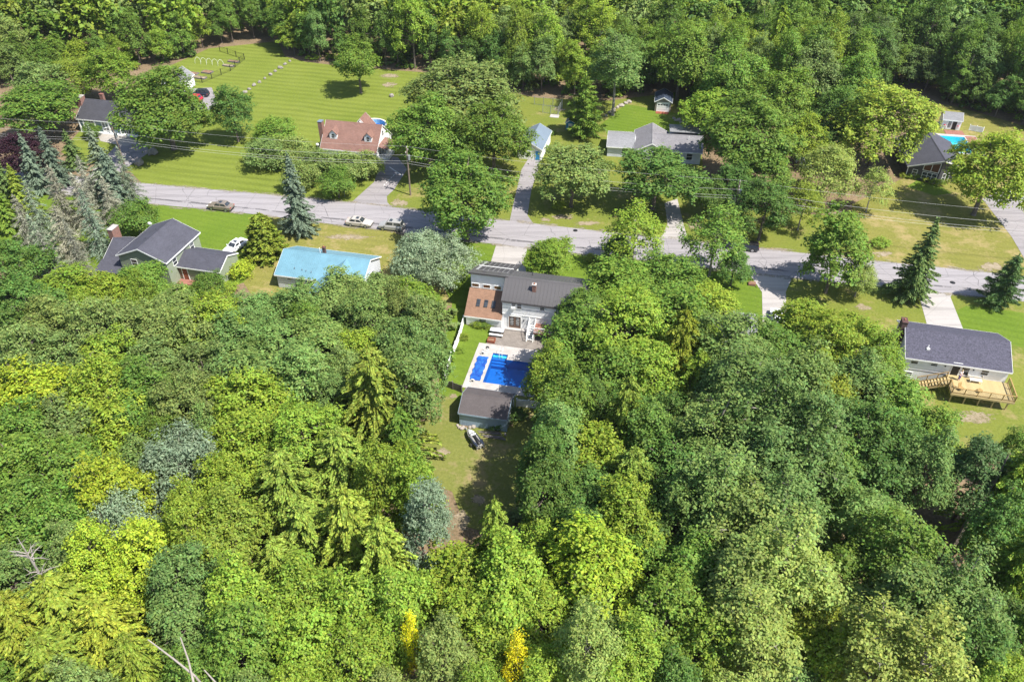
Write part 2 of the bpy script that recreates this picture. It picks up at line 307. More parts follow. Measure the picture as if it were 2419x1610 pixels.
def frame(O, ang):
    a = (math.cos(R(ang)), math.sin(R(ang)))
    return lambda u, w: (O[0] + a[0] * u - a[1] * w, O[1] + a[1] * u + a[0] * w)
# ------------------------------------------------------------------ ground, road, drives, lawns
JO = (-1.4, 93.0); J = frame(JO, GA)
POOL = [(0, -6.05), (2.15, -6.05), (2.15, -7.1), (9.3, -7.1), (9.3, -12.4), (0, -12.4)]
pool_hole = [J(*p) for p in POOL]
gp = un(2195, 319); GPF = frame(gp, -10.5); gpool = [GPF(0, 0), GPF(7, 0), GPF(7, -8), GPF(0, -8)]
sheet('ground', [(-900, -120), (900, -120), (900, 1500), (-900, 1500)], 0, 'forest_floor', holes=(pool_hole, gpool))
sheet('road', S((-400, 356), (314, 431), (605, 457), (834, 478.5), (965, 494), (1249, 527), (1434, 548), (1814, 589), (2056, 615), (2367, 647), (2900, 700), (3000, 775), (2416, 712), (2223, 692), (1899, 660), (1757, 644), (1603, 624), (1354, 598), (1210, 582), (911, 545), (769, 528), (605, 507), (347, 481), (-400, 401)), .06, 'road_asphalt')
def lawn(m, *p, holes=()): sheet('lawn', D(*p), .02, m, holes=holes)
lawn('lawn_striped', (140, 350), (230, 250), (395, 150), (480, 112), (640, 95), (655, 130), (700, 142), (780, 152), (990, 168), (990, 260), (915, 375), (828, 468), (330, 425), (300, 395), (180, 370))
lawn('lawn_mixed', (828, 468), (915, 375), (990, 260), (990, 168), (1230, 225), (1400, 232), (1560, 212), (1605, 290), (1620, 400), (1680, 480), (1960, 500), (1960, 599), (1540, 553), (1215, 517), (960, 488))
lawn('lawn_dry', (1960, 470), (2050, 425), (2092, 400), (2112, 300), (2135, 236), (2200, 245), (2356, 290), (2500, 300), (2500, 650), (2356, 636), (1960, 599), holes=(gpool,))
lawn('lawn_green', (-60, 410), (345, 464), (500, 480), (620, 493), (640, 540), (600, 600), (560, 650), (420, 700), (300, 690), (150, 650), (-60, 600))
lawn('lawn_dry', (620, 493), (740, 508), (890, 526), (960, 560), (1040, 700), (900, 690), (600, 710), (560, 650), (600, 600), (640, 540))
lawn('lawn_green', (960, 535), (1180, 561), (1400, 586), (1600, 612), (1760, 632), (1800, 760), (1700, 800), (1300, 780), (1238, 760), (1040, 700))
lawn('lawn_green', (1040, 700), (1072, 708), (1096, 750), (1150, 756), (1130, 800), (1070, 890), (1063, 925), (1010, 905), (1010, 830))
lawn('lawn_worn', (1010, 905), (1063, 925), (1060, 985), (1180, 980), (1180, 900), (1290, 920), (1230, 1060), (1190, 1200), (1140, 1230), (1070, 1210), (1040, 1130), (950, 1100), (970, 980))
lawn('lawn_mixed', (1760, 632), (1840, 637), (2356, 693), (2560, 716), (2560, 1080), (2356, 1030), (2190, 1070), (2150, 960), (2040, 900), (1960, 770), (1800, 760))
for i, p in enumerate((((1385, 285), (1440, 240), (1500, 250), (1590, 268), (1610, 300), (1500, 306), (1400, 318)), ((2110, 415), (2165, 430), (2190, 445), (2150, 450), (2085, 430)), ((2140, 745), (2356, 800), (2356, 720), (2230, 700)))):
    sheet('lawn', D(*p), .028, 'lawn_green')
def drive(m, *p, name='driveway', z=.045): return sheet(name, S(*p), z, m)
drive('drive_asphalt', (826, 482), (884, 430), (895, 399), (915, 368), (940, 372), (962, 400), (931, 448), (914, 464), (915, 478), (932, 496))
drive('drive_asphalt', (1203, 527), (1213, 480), (1232, 401), (1254, 366), (1278, 366), (1271, 400), (1255, 450), (1246, 509), (1264, 534))
drive('pale_asphalt', (1174, 573), (1150, 650), (1245, 650), (1238, 620), (1247, 580))
drive('pale_asphalt', (1558, 568), (1577, 530), (1570, 480), (1600, 470), (1614, 527), (1627, 574))
drive('pale_asphalt', (1765, 640), (1800, 690), (1802, 775), (1860, 775), (1856, 690), (1872, 654))
drive('pale_asphalt', (2160, 680), (2174, 710), (2196, 790), (2280, 790), (2245, 702), (2252, 690))
drive('drive_asphalt', (2320, 470), (2350, 508), (2390, 560), (2419, 610), (2430, 650), (2800, 690), (2800, 450), (2419, 452), (2350, 456))
drive('drive_asphalt', (283, 335), (350, 325), (350, 362), (312, 388), (262, 424), (205, 418))
drive('drive_asphalt', (440, 222), (452, 210), (500, 207), (514, 244), (490, 264), (440, 266))
drive('drive_concrete', (228, 316), (275, 312), (318, 330), (322, 340), (296, 346), (238, 334), name='path', z=.05)
def patch(cx, cy, rx, ry, seed, m='worn_patch', name='bare_earth'):
    r = random.Random(seed); pts = [(cx + rx * math.cos(a) * r.uniform(.55, 1.25), cy + ry * math.sin(a) * r.uniform(.55, 1.25)) for a in [6.2832 * k / 22 for k in range(22)]]
    return sheet(name, S(*pts), .034 + .0005 * (seed % 9), m)
for k, a in enumerate(((945, 480, 22, 10), (1330, 512, 30, 9), (1380, 528, 38, 6), (1290, 520, 20, 5), (2085, 600, 28, 8), (2345, 632, 40, 12), (1040, 1070, 22, 14), (1005, 1085, 20, 10), (1090, 975, 10, 10), (1090, 1230, 24, 30), (1130, 1180, 22, 14), (1068, 935, 14, 8), (920, 200, 22, 8), (925, 180, 26, 7), (2300, 985, 62, 16), (2120, 1215, 40, 40), (1885, 325, 26, 8), (1640, 535, 22, 9), (2040, 725, 26, 10), (1830, 590, 30, 5), (1320, 258, 18, 5), (2380, 1440, 50, 40), (820, 560, 60, 7))):
    patch(*a, k, 'soil' if k == 16 else 'worn_patch')
# gravelly verges, worn seams and tarred cracks of the road
TOP = S((-400, 356), (314, 431), (605, 457), (834, 478.5), (965, 494), (1249, 527), (1434, 548), (1814, 589), (2056, 615), (2367, 647), (2900, 700)); BOT = S((-400, 401), (347, 481), (605, 507), (769, 528), (911, 545), (1210, 582), (1354, 598), (1603, 624), (1757, 644), (1899, 660), (2223, 692), (2416, 712), (3000, 775))
def ribbon(name, line, off, w, z, mat, seed, wob=.25):
    r = random.Random(seed); L = []
    for (ax, ay), (bx_, by_) in zip(line[:-1], line[1:]):
        n = max(2, int(math.hypot(bx_ - ax, by_ - ay) / 2.5))
        for k in range(n): t = k / n; L.append((ax + (bx_ - ax) * t, ay + (by_ - ay) * t))
    A_ = [(x, y + off - w / 2 + r.uniform(-wob, wob)) for x, y in L]; B_ = [(x, y + off + w / 2 + r.uniform(-wob, wob)) for x, y in L]; n = len(L)
    return tag(MB().add([(*p, z) for p in A_ + B_], [(i, i + 1, n + i + 1, n + i) for i in range(n - 1)]).build(name, mat), kind='structure')
ribbon('road_verge', TOP, .15, .9, .066, 'verge', 1); ribbon('road_verge', BOT, -.15, .9, .066, 'verge', 2); ribbon('road_seam', BOT, 3.9, .07, .064, 'tar', 3, .03); ribbon('road_seam', BOT, 1.9, .5, .063, 'tar', 4, .12)
for k, u_ in enumerate((430, 700, 760, 1010, 1300, 1490, 1700, 1960, 2120, 2300)):
    a = Vector(un(u_, 431 + (u_ - 314) * .1052 + 2)); b = Vector(un(u_ + 24, 481 + (u_ + 24 - 347) * .1117 - 1)); r = random.Random(k); pts = [a.lerp(b, i / 9) + Vector((r.uniform(-.25, .25), r.uniform(-.1, .1))) for i in range(10)]
    tag(MB().add([(p.x - .05, p.y, .065) for p in pts] + [(p.x + .05, p.y, .065) for p in pts], [(i, i + 1, 11 + i, 10 + i) for i in range(9)]).build('road_crack', 'tar'), kind='structure')
# thin pale lines, one solid and one dashed, on the red-roofed house's drive
def strip(p, q, w, z, name, mat='trim'):
    a, b = Vector((*un(*p), z)), Vector((*un(*q), z)); n = (b - a).normalized().cross(Vector((0, 0, 1))) * w / 2
    return tag(MB().add([a - n, b - n, b + n, a + n], [(0, 1, 2, 3)]).build(name, mat), kind='structure')
strip((920, 395), (951, 416), .14, .055, 'drive_line')
for k in range(6):
    t0 = k / 6; strip((938 - 34 * t0, 407 + 34 * t0), (938 - 34 * (t0 + .1), 407 + 34 * (t0 + .1)), .1, .055, 'drive_line')
# ------------------------------------------------------------------ house kit (all in the house's own axes: x along the street, y away from it)
def wallblock(root, x0, x1, y0, y1, ze, zr, axis, mat, z0=0., name='wall'):
    m = MB()
    if axis == 'x':
        ym = (y0 + y1) / 2; m.prism([(x0, y0, z0), (x0, y1, z0), (x0, y1, ze), (x0, ym, zr), (x0, y0, ze)], (x1 - x0, 0, 0))
    elif axis == 'y':
        xm = (x0 + x1) / 2; m.prism([(x0, y0, z0), (x1, y0, z0), (x1, y0, ze), (xm, y0, zr), (x0, y0, ze)], (0, y1 - y0, 0))
    else: m.bx(x0, x1, y0, y1, z0, ze)
    return m.build(name, mat, root)
def slope(root, a, b, c, d, mat, th=.14, name='roof'):
    """roof slab: a-b eave, d-c ridge (corner points), thickness downwards; shingle rows run along the eave"""
    A, B, Cc, Dd = (Vector(p) for p in (a, b, c, d)); n = (B - A).cross(Dd - A).normalized()
    if n.z < 0: n = -n
    e = (B - A).normalized(); s = n.cross(e)
    return MB().prism([A, B, Cc, Dd], -n * th).build(name, mat, root, uv=lambda p: ((p - A).dot(e), (p - A).dot(s)))
def gable_roof(root, x0, x1, y0, y1, ze, zr, axis, mat, ov=.3, rake=.25, th=.14, trim='trim'):
    lift = th + .012
    if axis == 'x':
        ym = (y0 + y1) / 2; k = (zr - ze) / (ym - y0); X0, X1 = x0 - rake, x1 + rake; zl = ze - k * ov + lift; zt = zr + lift
        P = [((X0, y0 - ov, zl), (X1, y0 - ov, zl), (X1, ym, zt), (X0, ym, zt)), ((X1, y1 + ov, zl), (X0, y1 + ov, zl), (X0, ym, zt), (X1, ym, zt))]
        f = [(X0, X1, y0 - ov - .03, y0 - ov - .004, zl - .22, zl - .005), (X0, X1, y1 + ov + .004, y1 + ov + .03, zl - .22, zl - .005)]
        rakes = [(X, y0 - ov, y1 + ov) for X in (X0 - .032, X1 + .004)]
    else:
        xm = (x0 + x1) / 2; k = (zr - ze) / (xm - x0); Y0, Y1 = y0 - rake, y1 + rake; zl = ze - k * ov + lift; zt = zr + lift
        P = [((x0 - ov, Y1, zl), (x0 - ov, Y0, zl), (xm, Y0, zt), (xm, Y1, zt)), ((x1 + ov, Y0, zl), (x1 + ov, Y1, zl), (xm, Y1, zt), (xm, Y0, zt))]
        f = [(x0 - ov - .03, x0 - ov - .004, Y0, Y1, zl - .22, zl - .005), (x1 + ov + .004, x1 + ov + .03, Y0, Y1, zl - .22, zl - .005)]
        rakes = [(Y, x0 - ov, x1 + ov) for Y in (Y0 - .032, Y1 + .004)]
    rs = [slope(root, *p, mat, th) for p in P]
    for q in f: MB().bx(*q).build('fascia', trim, root)
    for r, a, b in rakes:
        m = MB(); mid = (a + b) / 2
        pts = [(a, zl - .2), (mid, zt - .2), (b, zl - .2), (b, zl + .012), (mid, zt + .012), (a, zl + .012)]
        m.prism([(r, t, z) if axis == 'x' else (t, r, z) for t, z in pts], (.028, 0, 0) if axis == 'x' else (0, .028, 0)); m.build('rake_board', trim, root)
    # ridge cap
    m = MB(); 
    if axis == 'x': m.prism([(X0 + .01, ym - .16, zt - .16 * k + .02), (X0 + .01, ym, zt + .035), (X0 + .01, ym + .16, zt - .16 * k + .02), (X0 + .01, ym, zt - .02)], (X1 - X0 - .02, 0, 0))
    else: m.prism([(xm - .16, Y0 + .01, zt - .16 * k + .02), (xm, Y0 + .01, zt + .035), (xm + .16, Y0 + .01, zt - .16 * k + .02), (xm, Y0 + .01, zt - .02)], (0, Y1 - Y0 - .02, 0))
    m.build('ridge_cap', mat, root, uv=lambda p: (p.x, p.y)); return rs
FACE = {'f': 0., 'r': 90., 'b': 180., 'l': -90.}
def window(root, x, y, z, w, h, face='f', glass='glass', fr='trim', mull=1, bars=1, name='window', depth=.045):
    """frame proud of the wall, pane set back inside it, mullions between; x,y on the wall face, z = sill"""
    m = MB(); t = .075; d = depth
    m.bx(-w / 2 - t, w / 2 + t, -d, -.003, h, h + t).bx(-w / 2 - t - .05, w / 2 + t + .05, -d - .025, -.003, -t, 0).bx(-w / 2 - t, -w / 2, -d, -.003, 0, h).bx(w / 2, w / 2 + t, -d, -.003, 0, h)
    o = m.build(name, fr, root, (x, y, z), FACE.get(face, face))
    MB().bx(-w / 2, w / 2, -.03, -.004, 0, h).build('pane', glass, o)
    b = MB()
    for k in range(1, mull): b.bx(-w / 2 + w * k / mull - .04, -w / 2 + w * k / mull + .04, -.044, -.032, 0, h)
    for k in range(1, bars + 1): b.bx(-w / 2, w / 2, -.042, -.0325, h * k / (bars + 1) - .03, h * k / (bars + 1) + .03)
    if b.v: b.build('glazing_bar', fr, o)
    return o
def door(root, x, y, z, w, h, face='f', mat='trim', fr='trim', glass=False):
    m = MB().bx(-w / 2 - .1, w / 2 + .1, -.07, -.003, h, h + .1).bx(-w / 2 - .1, -w / 2, -.07, -.003, 0, h).bx(w / 2, w / 2 + .1, -.07, -.003, 0, h)
    o = m.build('door_frame', fr, root, (x, y, z), FACE.get(face, face)); d = MB().bx(-w / 2, w / 2, -.045, -.004, .01, h).build('door', mat, o)
    if glass:
        b = MB(); c = MB(); n = 2 if w > 1.3 else 1
        for k in range(n):
            cx = -w / 2 + w * (k + .5) / n; pw = w / n * .62; c.bx(cx - pw / 2, cx + pw / 2, -.052, -.047, h * .2, h * .92)
            for j in range(1, 5): b.bx(cx - pw / 2, cx + pw / 2, -.065, -.054, h * (.2 + .72 * j / 5) - .015, h * (.2 + .72 * j / 5) + .015)
            for j in (1, 2): b.bx(cx - pw / 2 + pw * j / 3 - .012, cx - pw / 2 + pw * j / 3 + .012, -.067, -.0535, h * .2, h * .92)
        c.build('pane', 'glass' if glass is True else glass, o); b.build('glazing_bar', 'trim', o)
    else: MB().bx(w * .32, w * .4, -.09, -.046, h * .45, h * .48).build('handle', 'chrome', o)
    return o
def chimney(root, x, y, z0, z1, w, d, mat='brick', cap='concrete', flue=True):
    o = MB().bx(x - w / 2, x + w / 2, y - d / 2, y + d / 2, z0, z1).build('chimney', mat, root)
    MB().bx(x - w / 2 - .05, x + w / 2 + .05, y - d / 2 - .05, y + d / 2 + .05, z1 + .003, z1 + .1).build('chimney_cap', cap, o)
    if flue: MB().tube((x, y, z1 + .1), (x, y, z1 + .3), .11, .1, 8).build('flue', 'terracotta', o)
    return o
def vent(root, x, y, z0, z1, mat='trim', r=.06): return MB().tube((x, y, z0), (x, y, z1), r, r, 8).build('vent_pipe', mat, root)
def boards(root, x0, x1, y0, y1, z, n, mat, th=.04, axis='x', name='board', gap=.02):
    """n separate planks side by side sharing one mesh"""
    st = ((y1 - y0) if axis == 'x' else (x1 - x0)) / n; first = None
    for k in range(n):
        if first is None:
            m = MB(); 
            if axis == 'x': m.bx(x0, x1, 0, st - gap, z - th, z)
            else: m.bx(0, st - gap, y0, y1, z - th, z)
            o = m.build(name, mat, root); first = o
        else: o = bpy.data.objects.new(name, first.data); link(o, root)
        o.location = (0, y0 + k * st, 0) if axis == 'x' else (x0 + k * st, 0, 0)
def dish(root, x, y, z, face=200.):
    o = MB().tube((x, y, z), (x, y, z + .5), .03, .03, 6).build('dish_mast', 'galv', root); rings = []
    for k, (r, h) in enumerate(((.02, 0), (.2, .03), (.33, .1), (.34, .09), (.2, .015), (.02, -.02))): rings.append([Vector((math.cos(a) * r, -.12 - h, math.sin(a) * r * .9)) for a in [6.2832 * i / 12 for i in range(12)]])
    MB().loft(rings).build('satellite_dish', 'ceramic', o, (x, y, z + .55), face); return o
# ================================================================== the white house with the pool (J)
jr = empty('house', (*JO, 0), GA, 'white two-storey house with charcoal metal roof, brown shingled sunroom and pool behind', 'house')
wallblock(jr, 0, 12, 0, 7, 5.0, 5.0, None, 'white_siding')
MB().prism([(0.002, 0.002, 5.0), (.002, 6.998, 5.3), (.002, 3.1, 7.0)], (11.996, 0, 0)).build('gable_wall', 'white_siding', jr)
# front and back metal slopes, laid panel by panel
def metal_slope(root, x0, x1, ye, ze, yr, zr, n, mat='charcoal_metal'):
    base = slope(root, (x0, ye, ze), (x1, ye, ze), (x1, yr, zr), (x0, yr, zr), mat, .12)
    d = Vector((0, yr - ye, zr - ze)); L = d.length; d.normalize(); nn = Vector((1, 0, 0)).cross(d) if d.y > 0 else Vector((-1, 0, 0)).cross(d)
    if nn.z < 0: nn = -nn
    st = (x1 - x0) / n; first = None
    for k in range(n):
        if first is None:
            m = MB(); Q = Matrix((Vector((1, 0, 0)), d, nn)).transposed()
            m.box(Q @ Vector((st / 2, L / 2, .012)), (st - .03, L - .02, .02), M=Q); m.box(Q @ Vector((.0, L / 2, .03)), (.045, L - .02, .055), M=Q)
            o = m.build('roof_panel', mat, base); first = o
        else: o = bpy.data.objects.new('roof_panel', first.data); link(o, base)
        o.location = (x0 + k * st, ye, ze)
    return base
metal_slope(jr, -.12, 12.2, -.22, 5.05, 3.1, 7.2, 23); metal_slope(jr, .35, 12.2, 7.35, 5.35, 3.1, 7.2, 22)
MB().prism([(-.1, 2.85, 7.1), (-.1, 3.1, 7.28), (-.1, 3.35, 7.16), (-.1, 3.1, 7.12)], (12.3, 0, 0)).build('ridge_cap', 'charcoal_metal', jr)
MB().bx(-.12, 12.2, -.27, -.225, 4.78, 5.0).build('fascia', 'charcoal_metal', jr)
MB().prism([(-.16, -.25, 4.85), (-.16, 3.1, 7.0), (-.16, 3.1, 7.22), (-.16, -.25, 5.07)], (.035, 0, 0)).build('rake_board', 'charcoal_metal', jr)
# long mono-pitch garage block with clerestory wall and collectors
MB().prism([(-5.42, 3.15, 0), (-5.42, 11.6, 0), (-5.42, 11.6, 3.35), (-5.42, 3.15, 6.95)], (5.4, 0, 0)).build('garage_wall', 'white_siding', jr)
gr = slope(jr, (.3, 11.95, 3.4), (-5.7, 11.95, 3.4), (-5.7, 2.85, 7.2), (.3, 2.85, 7.2), 'charcoal_metal', .15)
gd = Vector((0, 9.1, -3.8)).normalized(); gn = Vector((0, 3.8, 9.1)).normalized(); GQ = Matrix((Vector((1, 0, 0)), gd, gn)).transposed(); go = Vector((-5.7, 2.85, 7.2))
for row, (a, b_) in enumerate(((2.6, 5.4), (5.8, 9.3))):
    for k in range(7):
        x = .9 + k * .74
        MB().box(go + GQ @ Vector((x + .35, (a + b_) / 2, .04)), (.64, b_ - a, .05), M=GQ).build('solar_collector', 'collector', jr)
    MB().box(go + GQ @ Vector((3.1, (a + b_) / 2, .012)), (5.2, b_ - a + .12, .018), M=GQ).build('collector_frame', 'gap', jr)
MB().box(go + GQ @ Vector((3.0, 5.6, .07)), (5.4, .1, .07), M=GQ).build('header_pipe', 'trim', jr)
for x in (2.1, 4.4): MB().box(go + GQ @ Vector((x, 1.5, .06)), (.45, .45, .12), M=GQ).build('roof_vent', 'charcoal_metal', jr)
MB().bx(-5.72, .0, 2.78, 2.84, 6.95, 7.22).build('fascia', 'charcoal_metal', jr)
for x in (-4.75, -3.05, -1.4): window(jr, x, 3.15, 4.55, 1.0, .55, 'f', 'warm_glass', bars=0)
# sunroom with brown shingles and three skylights
MB().prism([(-5.4, -.42, 0), (-5.4, 3.13, 0), (-5.4, 3.13, 4.15), (-5.4, -.42, 1.9)], (5.36, 0, 0)).build('sunroom_wall', 'white_siding', jr)
slope(jr, (-5.62, -.68, 1.86), (-.02, -.68, 1.86), (-.02, 3.12, 4.35), (-5.62, 3.12, 4.35), 'brown_shingle', .13)
MB().bx(-5.62, -.02, -.73, -.69, 1.64, 1.84).build('fascia', 'trim', jr)
sd = Vector((0, 3.8, 2.49)).normalized(); sn = Vector((0, -2.49, 3.8)).normalized(); SQ = Matrix((Vector((1, 0, 0)), sd, sn)).transposed(); s0 = Vector((-5.62, -.68, 1.86))
for x in (1.75, 2.9, 4.05):
    o = MB().box(s0 + SQ @ Vector((x, 2.25, .06)), (.55, 1.15, .12), M=SQ).build('skylight', 'dark_trim', jr); MB().box(s0 + SQ @ Vector((x, 2.25, .128)), (.42, 1.0, .012), M=SQ).build('pane', 'glass', o)
window(jr, -2.9, -.42, .75, 1.0, .85, 'f', bars=1); MB().bx(-5.44, -.0, -.46, -.425, 0, .18).build('skirt', 'grey_wood', jr)
# walk-out floor, french doors, upper windows
MB().bx(.0, 12.04, -.05, -.004, 2.62, 2.76).build('belt_board', 'trim', jr); door(jr, 1.85, 0, .32, 1.75, 2.05, 'f', 'brown_trim', glass='glass')
for x, w, h in ((1.65, .55, .95), (2.5, .6, .95), (5.85, .65, .7), (8.6, .65, .9)): window(jr, x, 0, 3.85 if h > .8 else 4.1, w, h, 'f')
MB().bx(1.35, 1.95, -.42, -.075, 3.82, 4.2).build('air_conditioner', 'ceramic', jr)
MB().bx(-.02, 4.6, -.55, -.006, 0.05, .3).build('door_step', 'concrete', jr)
for x in (3.15, 3.95): MB().bx(x, x + .12, -.16, -.004, 1.75, 2.0).build('wall_lamp', 'black_plastic', jr)
chimney(jr, 4.35, 1.6, 5.9, 7.25, .55, .5); vent(jr, 3.4, 5.2, 5.9, 6.9, 'dark_trim')
# raised deck with a stair down to the patio
rd = MB().bx(5.0, 8.6, -2.3, -.01, 1.45, 1.6).build('deck', 'red_brick_paving', jr)
boards(rd, 5.0, 8.6, -2.3, -.01, 1.645, 14, 'red_brick_paving', .04, 'x', 'deck_board')
for x in (5.1, 6.8, 8.5): MB().bx(x - .06, x + .06, -2.25, -2.13, 0, 1.45).build('deck_post', 'trim', jr)
rl = MB().bx(5.0, 8.6, -2.3, -2.22, 2.45, 2.53).bx(5.0, 8.6, -2.29, -2.23, 1.7, 1.76)
for k in range(25): rl.bx(5.05 + k * .146, 5.09 + k * .146, -2.28, -2.24, 1.76, 2.45)
rl.build('deck_railing', 'trim', jr)
stt = MB().prism([(5.0, .0, 1.6), (5.0, -.3, 1.6), (5.0, -2.6, 0), (5.0, -2.3, 0)], (-.06, 0, 0)).prism([(4.1, 0, 1.6), (4.1, -.3, 1.6), (4.1, -2.6, 0), (4.1, -2.3, 0)], (-.06, 0, 0)).build('stair_stringer', 'trim', jr)
for k in range(8): MB().bx(4.1, 4.94, -.3 - .28 * k - .26, -.3 - .28 * k, 1.38 - .2 * k, 1.42 - .2 * k).build('stair_tread', 'trim', jr)
for x in (4.05, 4.97):
    m = MB().tube((x, -.1, 2.5), (x, -2.6, .95), .045, .045, 6).tube((x, -2.6, 0), (x, -2.6, .98), .05, .05, 6).tube((x, -.1, 1.6), (x, -.1, 2.52), .05, .05, 6)
    for k in range(1, 10): t = k / 10; m.tube((x, -.1 - 2.5 * t, 1.6 - 1.6 * t), (x, -.1 - 2.5 * t, 2.5 - 1.55 * t), .018, .018, 4)
    m.build('handrail', 'trim', jr)
# patio, pool deck, pool
pt = sheet('patio', [J(*p) for p in ((.0, -.1), (-1.3, -.5), (-1.5, -4.17), (9.5, -4.17), (9.5, -.1))], .06, 'pavers')
pt.data.transform(Matrix.Translation((-JO[0], -JO[1], 0))); pt.location = (*JO, 0); pt.data.transform(Matrix.Rotation(R(-GA), 4, 'Z')); pt.rotation_euler = (0, 0, R(GA))
pd = MB()
for x0, x1, y0, y1 in ((-2.5, -.012, -13.95, -4.2), (-.012, 2.162, -6.038, -4.2), (2.162, 10.5, -7.088, -4.2), (9.312, 10.5, -13.95, -7.088), (-.012, 9.312, -13.95, -12.412)): pd.bx(x0, x1, y0, y1, -.3, .075)
pdo = tag(pd.build('pool_deck', 'concrete', None, (*JO, 0), GA), kind='structure')
pr_ = empty('swimming_pool', (*JO, 0), GA, 'in-ground L-shaped swimming pool with blue liner and clear water beside white concrete deck', 'pool')
bas = MB(); n = len(POOL)
for i in range(n):
    a, b = POOL[i], POOL[(i + 1) % n]; bas.add([(*a, .06), (*b, .06), (*b, -1.7), (*a, -1.7)], [(0, 1, 2, 3)])
bas.add([(*p, -1.55) for p in ((0, -6.05), (2.15, -6.05), (2.15, -7.1), (0, -7.1))], [(0, 1, 2, 3)]); bas.add([(*p, -1.5) for p in ((0, -7.1), (9.3, -7.1), (9.3, -12.4), (0, -12.4))], [(0, 1, 2, 3)])
bas.build('pool_liner', 'liner', pr_)
for k in range(4): MB().bx(.03, 2.12 , -6.1 - .38 * (k + 1), -6.07 - .38 * k, -1.4, -.25 - .24 * k).build('pool_step', 'liner_turquoise' if k < 1 else 'liner', pr_)
MB().add([(*p, -.1) for p in POOL], [(0, 1, 2, 5), (2, 3, 4, 5)]).build('pool_water', 'water', pr_)
# ladder with rails and grab handle
lad = MB()
for x in (.95, 1.35): lad.path([Vector((x, -5.5, .08)), Vector((x, -5.5, .85)), Vector((x, -5.75, 1.0)), Vector((x, -6.3, .8)), Vector((x, -6.55, -.4))], [.03] * 5, 6)
tag(lad.build('pool_handrail', 'ceramic', None, (*JO, 0), GA), 'pair of curved white pool handrails over the entry steps', 'handrail')
# solar cover lying on the deck with its two reel ends
rr = empty('cover_reel', (*JO, 0), GA, 'rolled-out blue solar pool cover with white reel wheels on the pool deck', 'pool cover')
cm = MB(); nx, ny = 8, 24; r9 = random.Random(3); vs = [(-1.9 + 1.5 * i / nx + (.06 * math.sin(j * 1.1)), -12.3 + 5.1 * j / ny, .12 + .05 * r9.random() + .07 * math.sin(i * 1.3 + j * .5) ** 2) for j in range(ny + 1) for i in range(nx + 1)]
cm.add(vs, [(j * (nx + 1) + i, j * (nx + 1) + i + 1, (j + 1) * (nx + 1) + i + 1, (j + 1) * (nx + 1) + i) for j in range(ny) for i in range(nx)]); cm.build('cover_sheet', 'solar_cover', rr, smooth=True)
for y in (-12.75, -6.75): 
    o = MB().tube((-1.35, y, .35), (-1.35, y + .1, .35), .3, .3, 14).build('reel_wheel', 'ceramic', rr); MB().tube((-1.35, y - .02, .35), (-1.35, y + .12, .35), .13, .13, 10).build('hub', 'black_plastic', o)
# patio furniture
bt = empty('patio_table', (*J(-.45, -1.6), 0), GA, 'low patio table with pale blue top and matching bench beside white sunroom', 'table')
MB().bx(-1.0, 1.0, -.35, .45, .68, .75).build('table_top', 'pale_siding', bt)
for x in (-.9, .9):
    for y in (-.28, .38): MB().bx(x - .05, x + .05, y - .05, y + .05, 0.06, .68).build('leg', 'black_plastic', bt)
MB().bx(-1.0, 1.0, -.95, -.6, .42, .47).build('bench_seat', 'trim', bt)
for x in (-.8, .8): MB().bx(x - .04, x + .04, -.92, -.63, .06, .42).build('bench_leg', 'black_plastic', bt)
fp = empty('fire_pit', (*J(-.85, -3.55), 0), GA, 'square rusty brown fire pit box at the corner of the patio', 'fire pit')
MB().bx(-.55, .55, -.45, -.38, .06, .5).bx(-.55, .55, .38, .45, .06, .5).bx(-.55, -.48, -.38, .38, .06, .5).bx(.48, .55, -.38, .38, .06, .5).build('fire_pit_wall', 'rust', fp); MB().bx(-.48, .48, -.38, .38, .06, .34).build('ash', 'soil', fp)
rb = empty('robot_cleaner', (*J(-1.2, -5.3), .075), GA, 'black pool cleaning robot with white hose ring on pool deck corner', 'pool cleaner')
MB().blob((.15, .1, .16), (.3, .22, .16), 5, 2, .06).build('cleaner_body', 'black_plastic', rb, smooth=True)
MB().path([Vector((.35 * math.cos(a), -.3 + .25 * math.sin(a), .04 + .01 * k)) for k, a in enumerate([6.2832 * i / 14 for i in range(20)])], [.035] * 20, 6).build('hose', 'ceramic', rb)
pot = empty('flower_pot', (*J(4.15, -.75), .06), 0, 'terracotta flower pot by the house wall at the stair foot', 'pot')
MB().tube((0, 0, 0), (0, 0, .35), .16, .24, 10).build('pot', 'terracotta', pot)
# ================================================================== pool shed (S)
SO = (-6.64, 72.76); sr = empty('shed', (*SO, 0), GA, 'blue-grey garden shed with dark felt gable roof between pool and personal watercraft', 'shed')
wallblock(sr, 0, 6.1, 0, 4.6, 2.25, 3.35, 'x', 'shed_paint'); gable_roof(sr, 0, 6.1, 0, 4.6, 2.25, 3.35, 'x', 'dark_felt', .22, .12, .1, 'shed_paint')
for k in range(24): MB().bx(.12 + k * .255, .135 + k * .255, -.016, -.003, .05, 2.1).build('batten', 'shed_paint', sr)
window(sr, 6.1, 2.2, 1.0, .8, .8, 'r'); MB().bx(-.04, 0, 0, .1, 0, 2.2).bx(6.1, 6.14, -.03, .08, 0, 2.2).build('corner_board', 'shed_paint', sr)
door(sr, 3, 4.6, .05, 1.6, 1.95, 'b', 'trim')
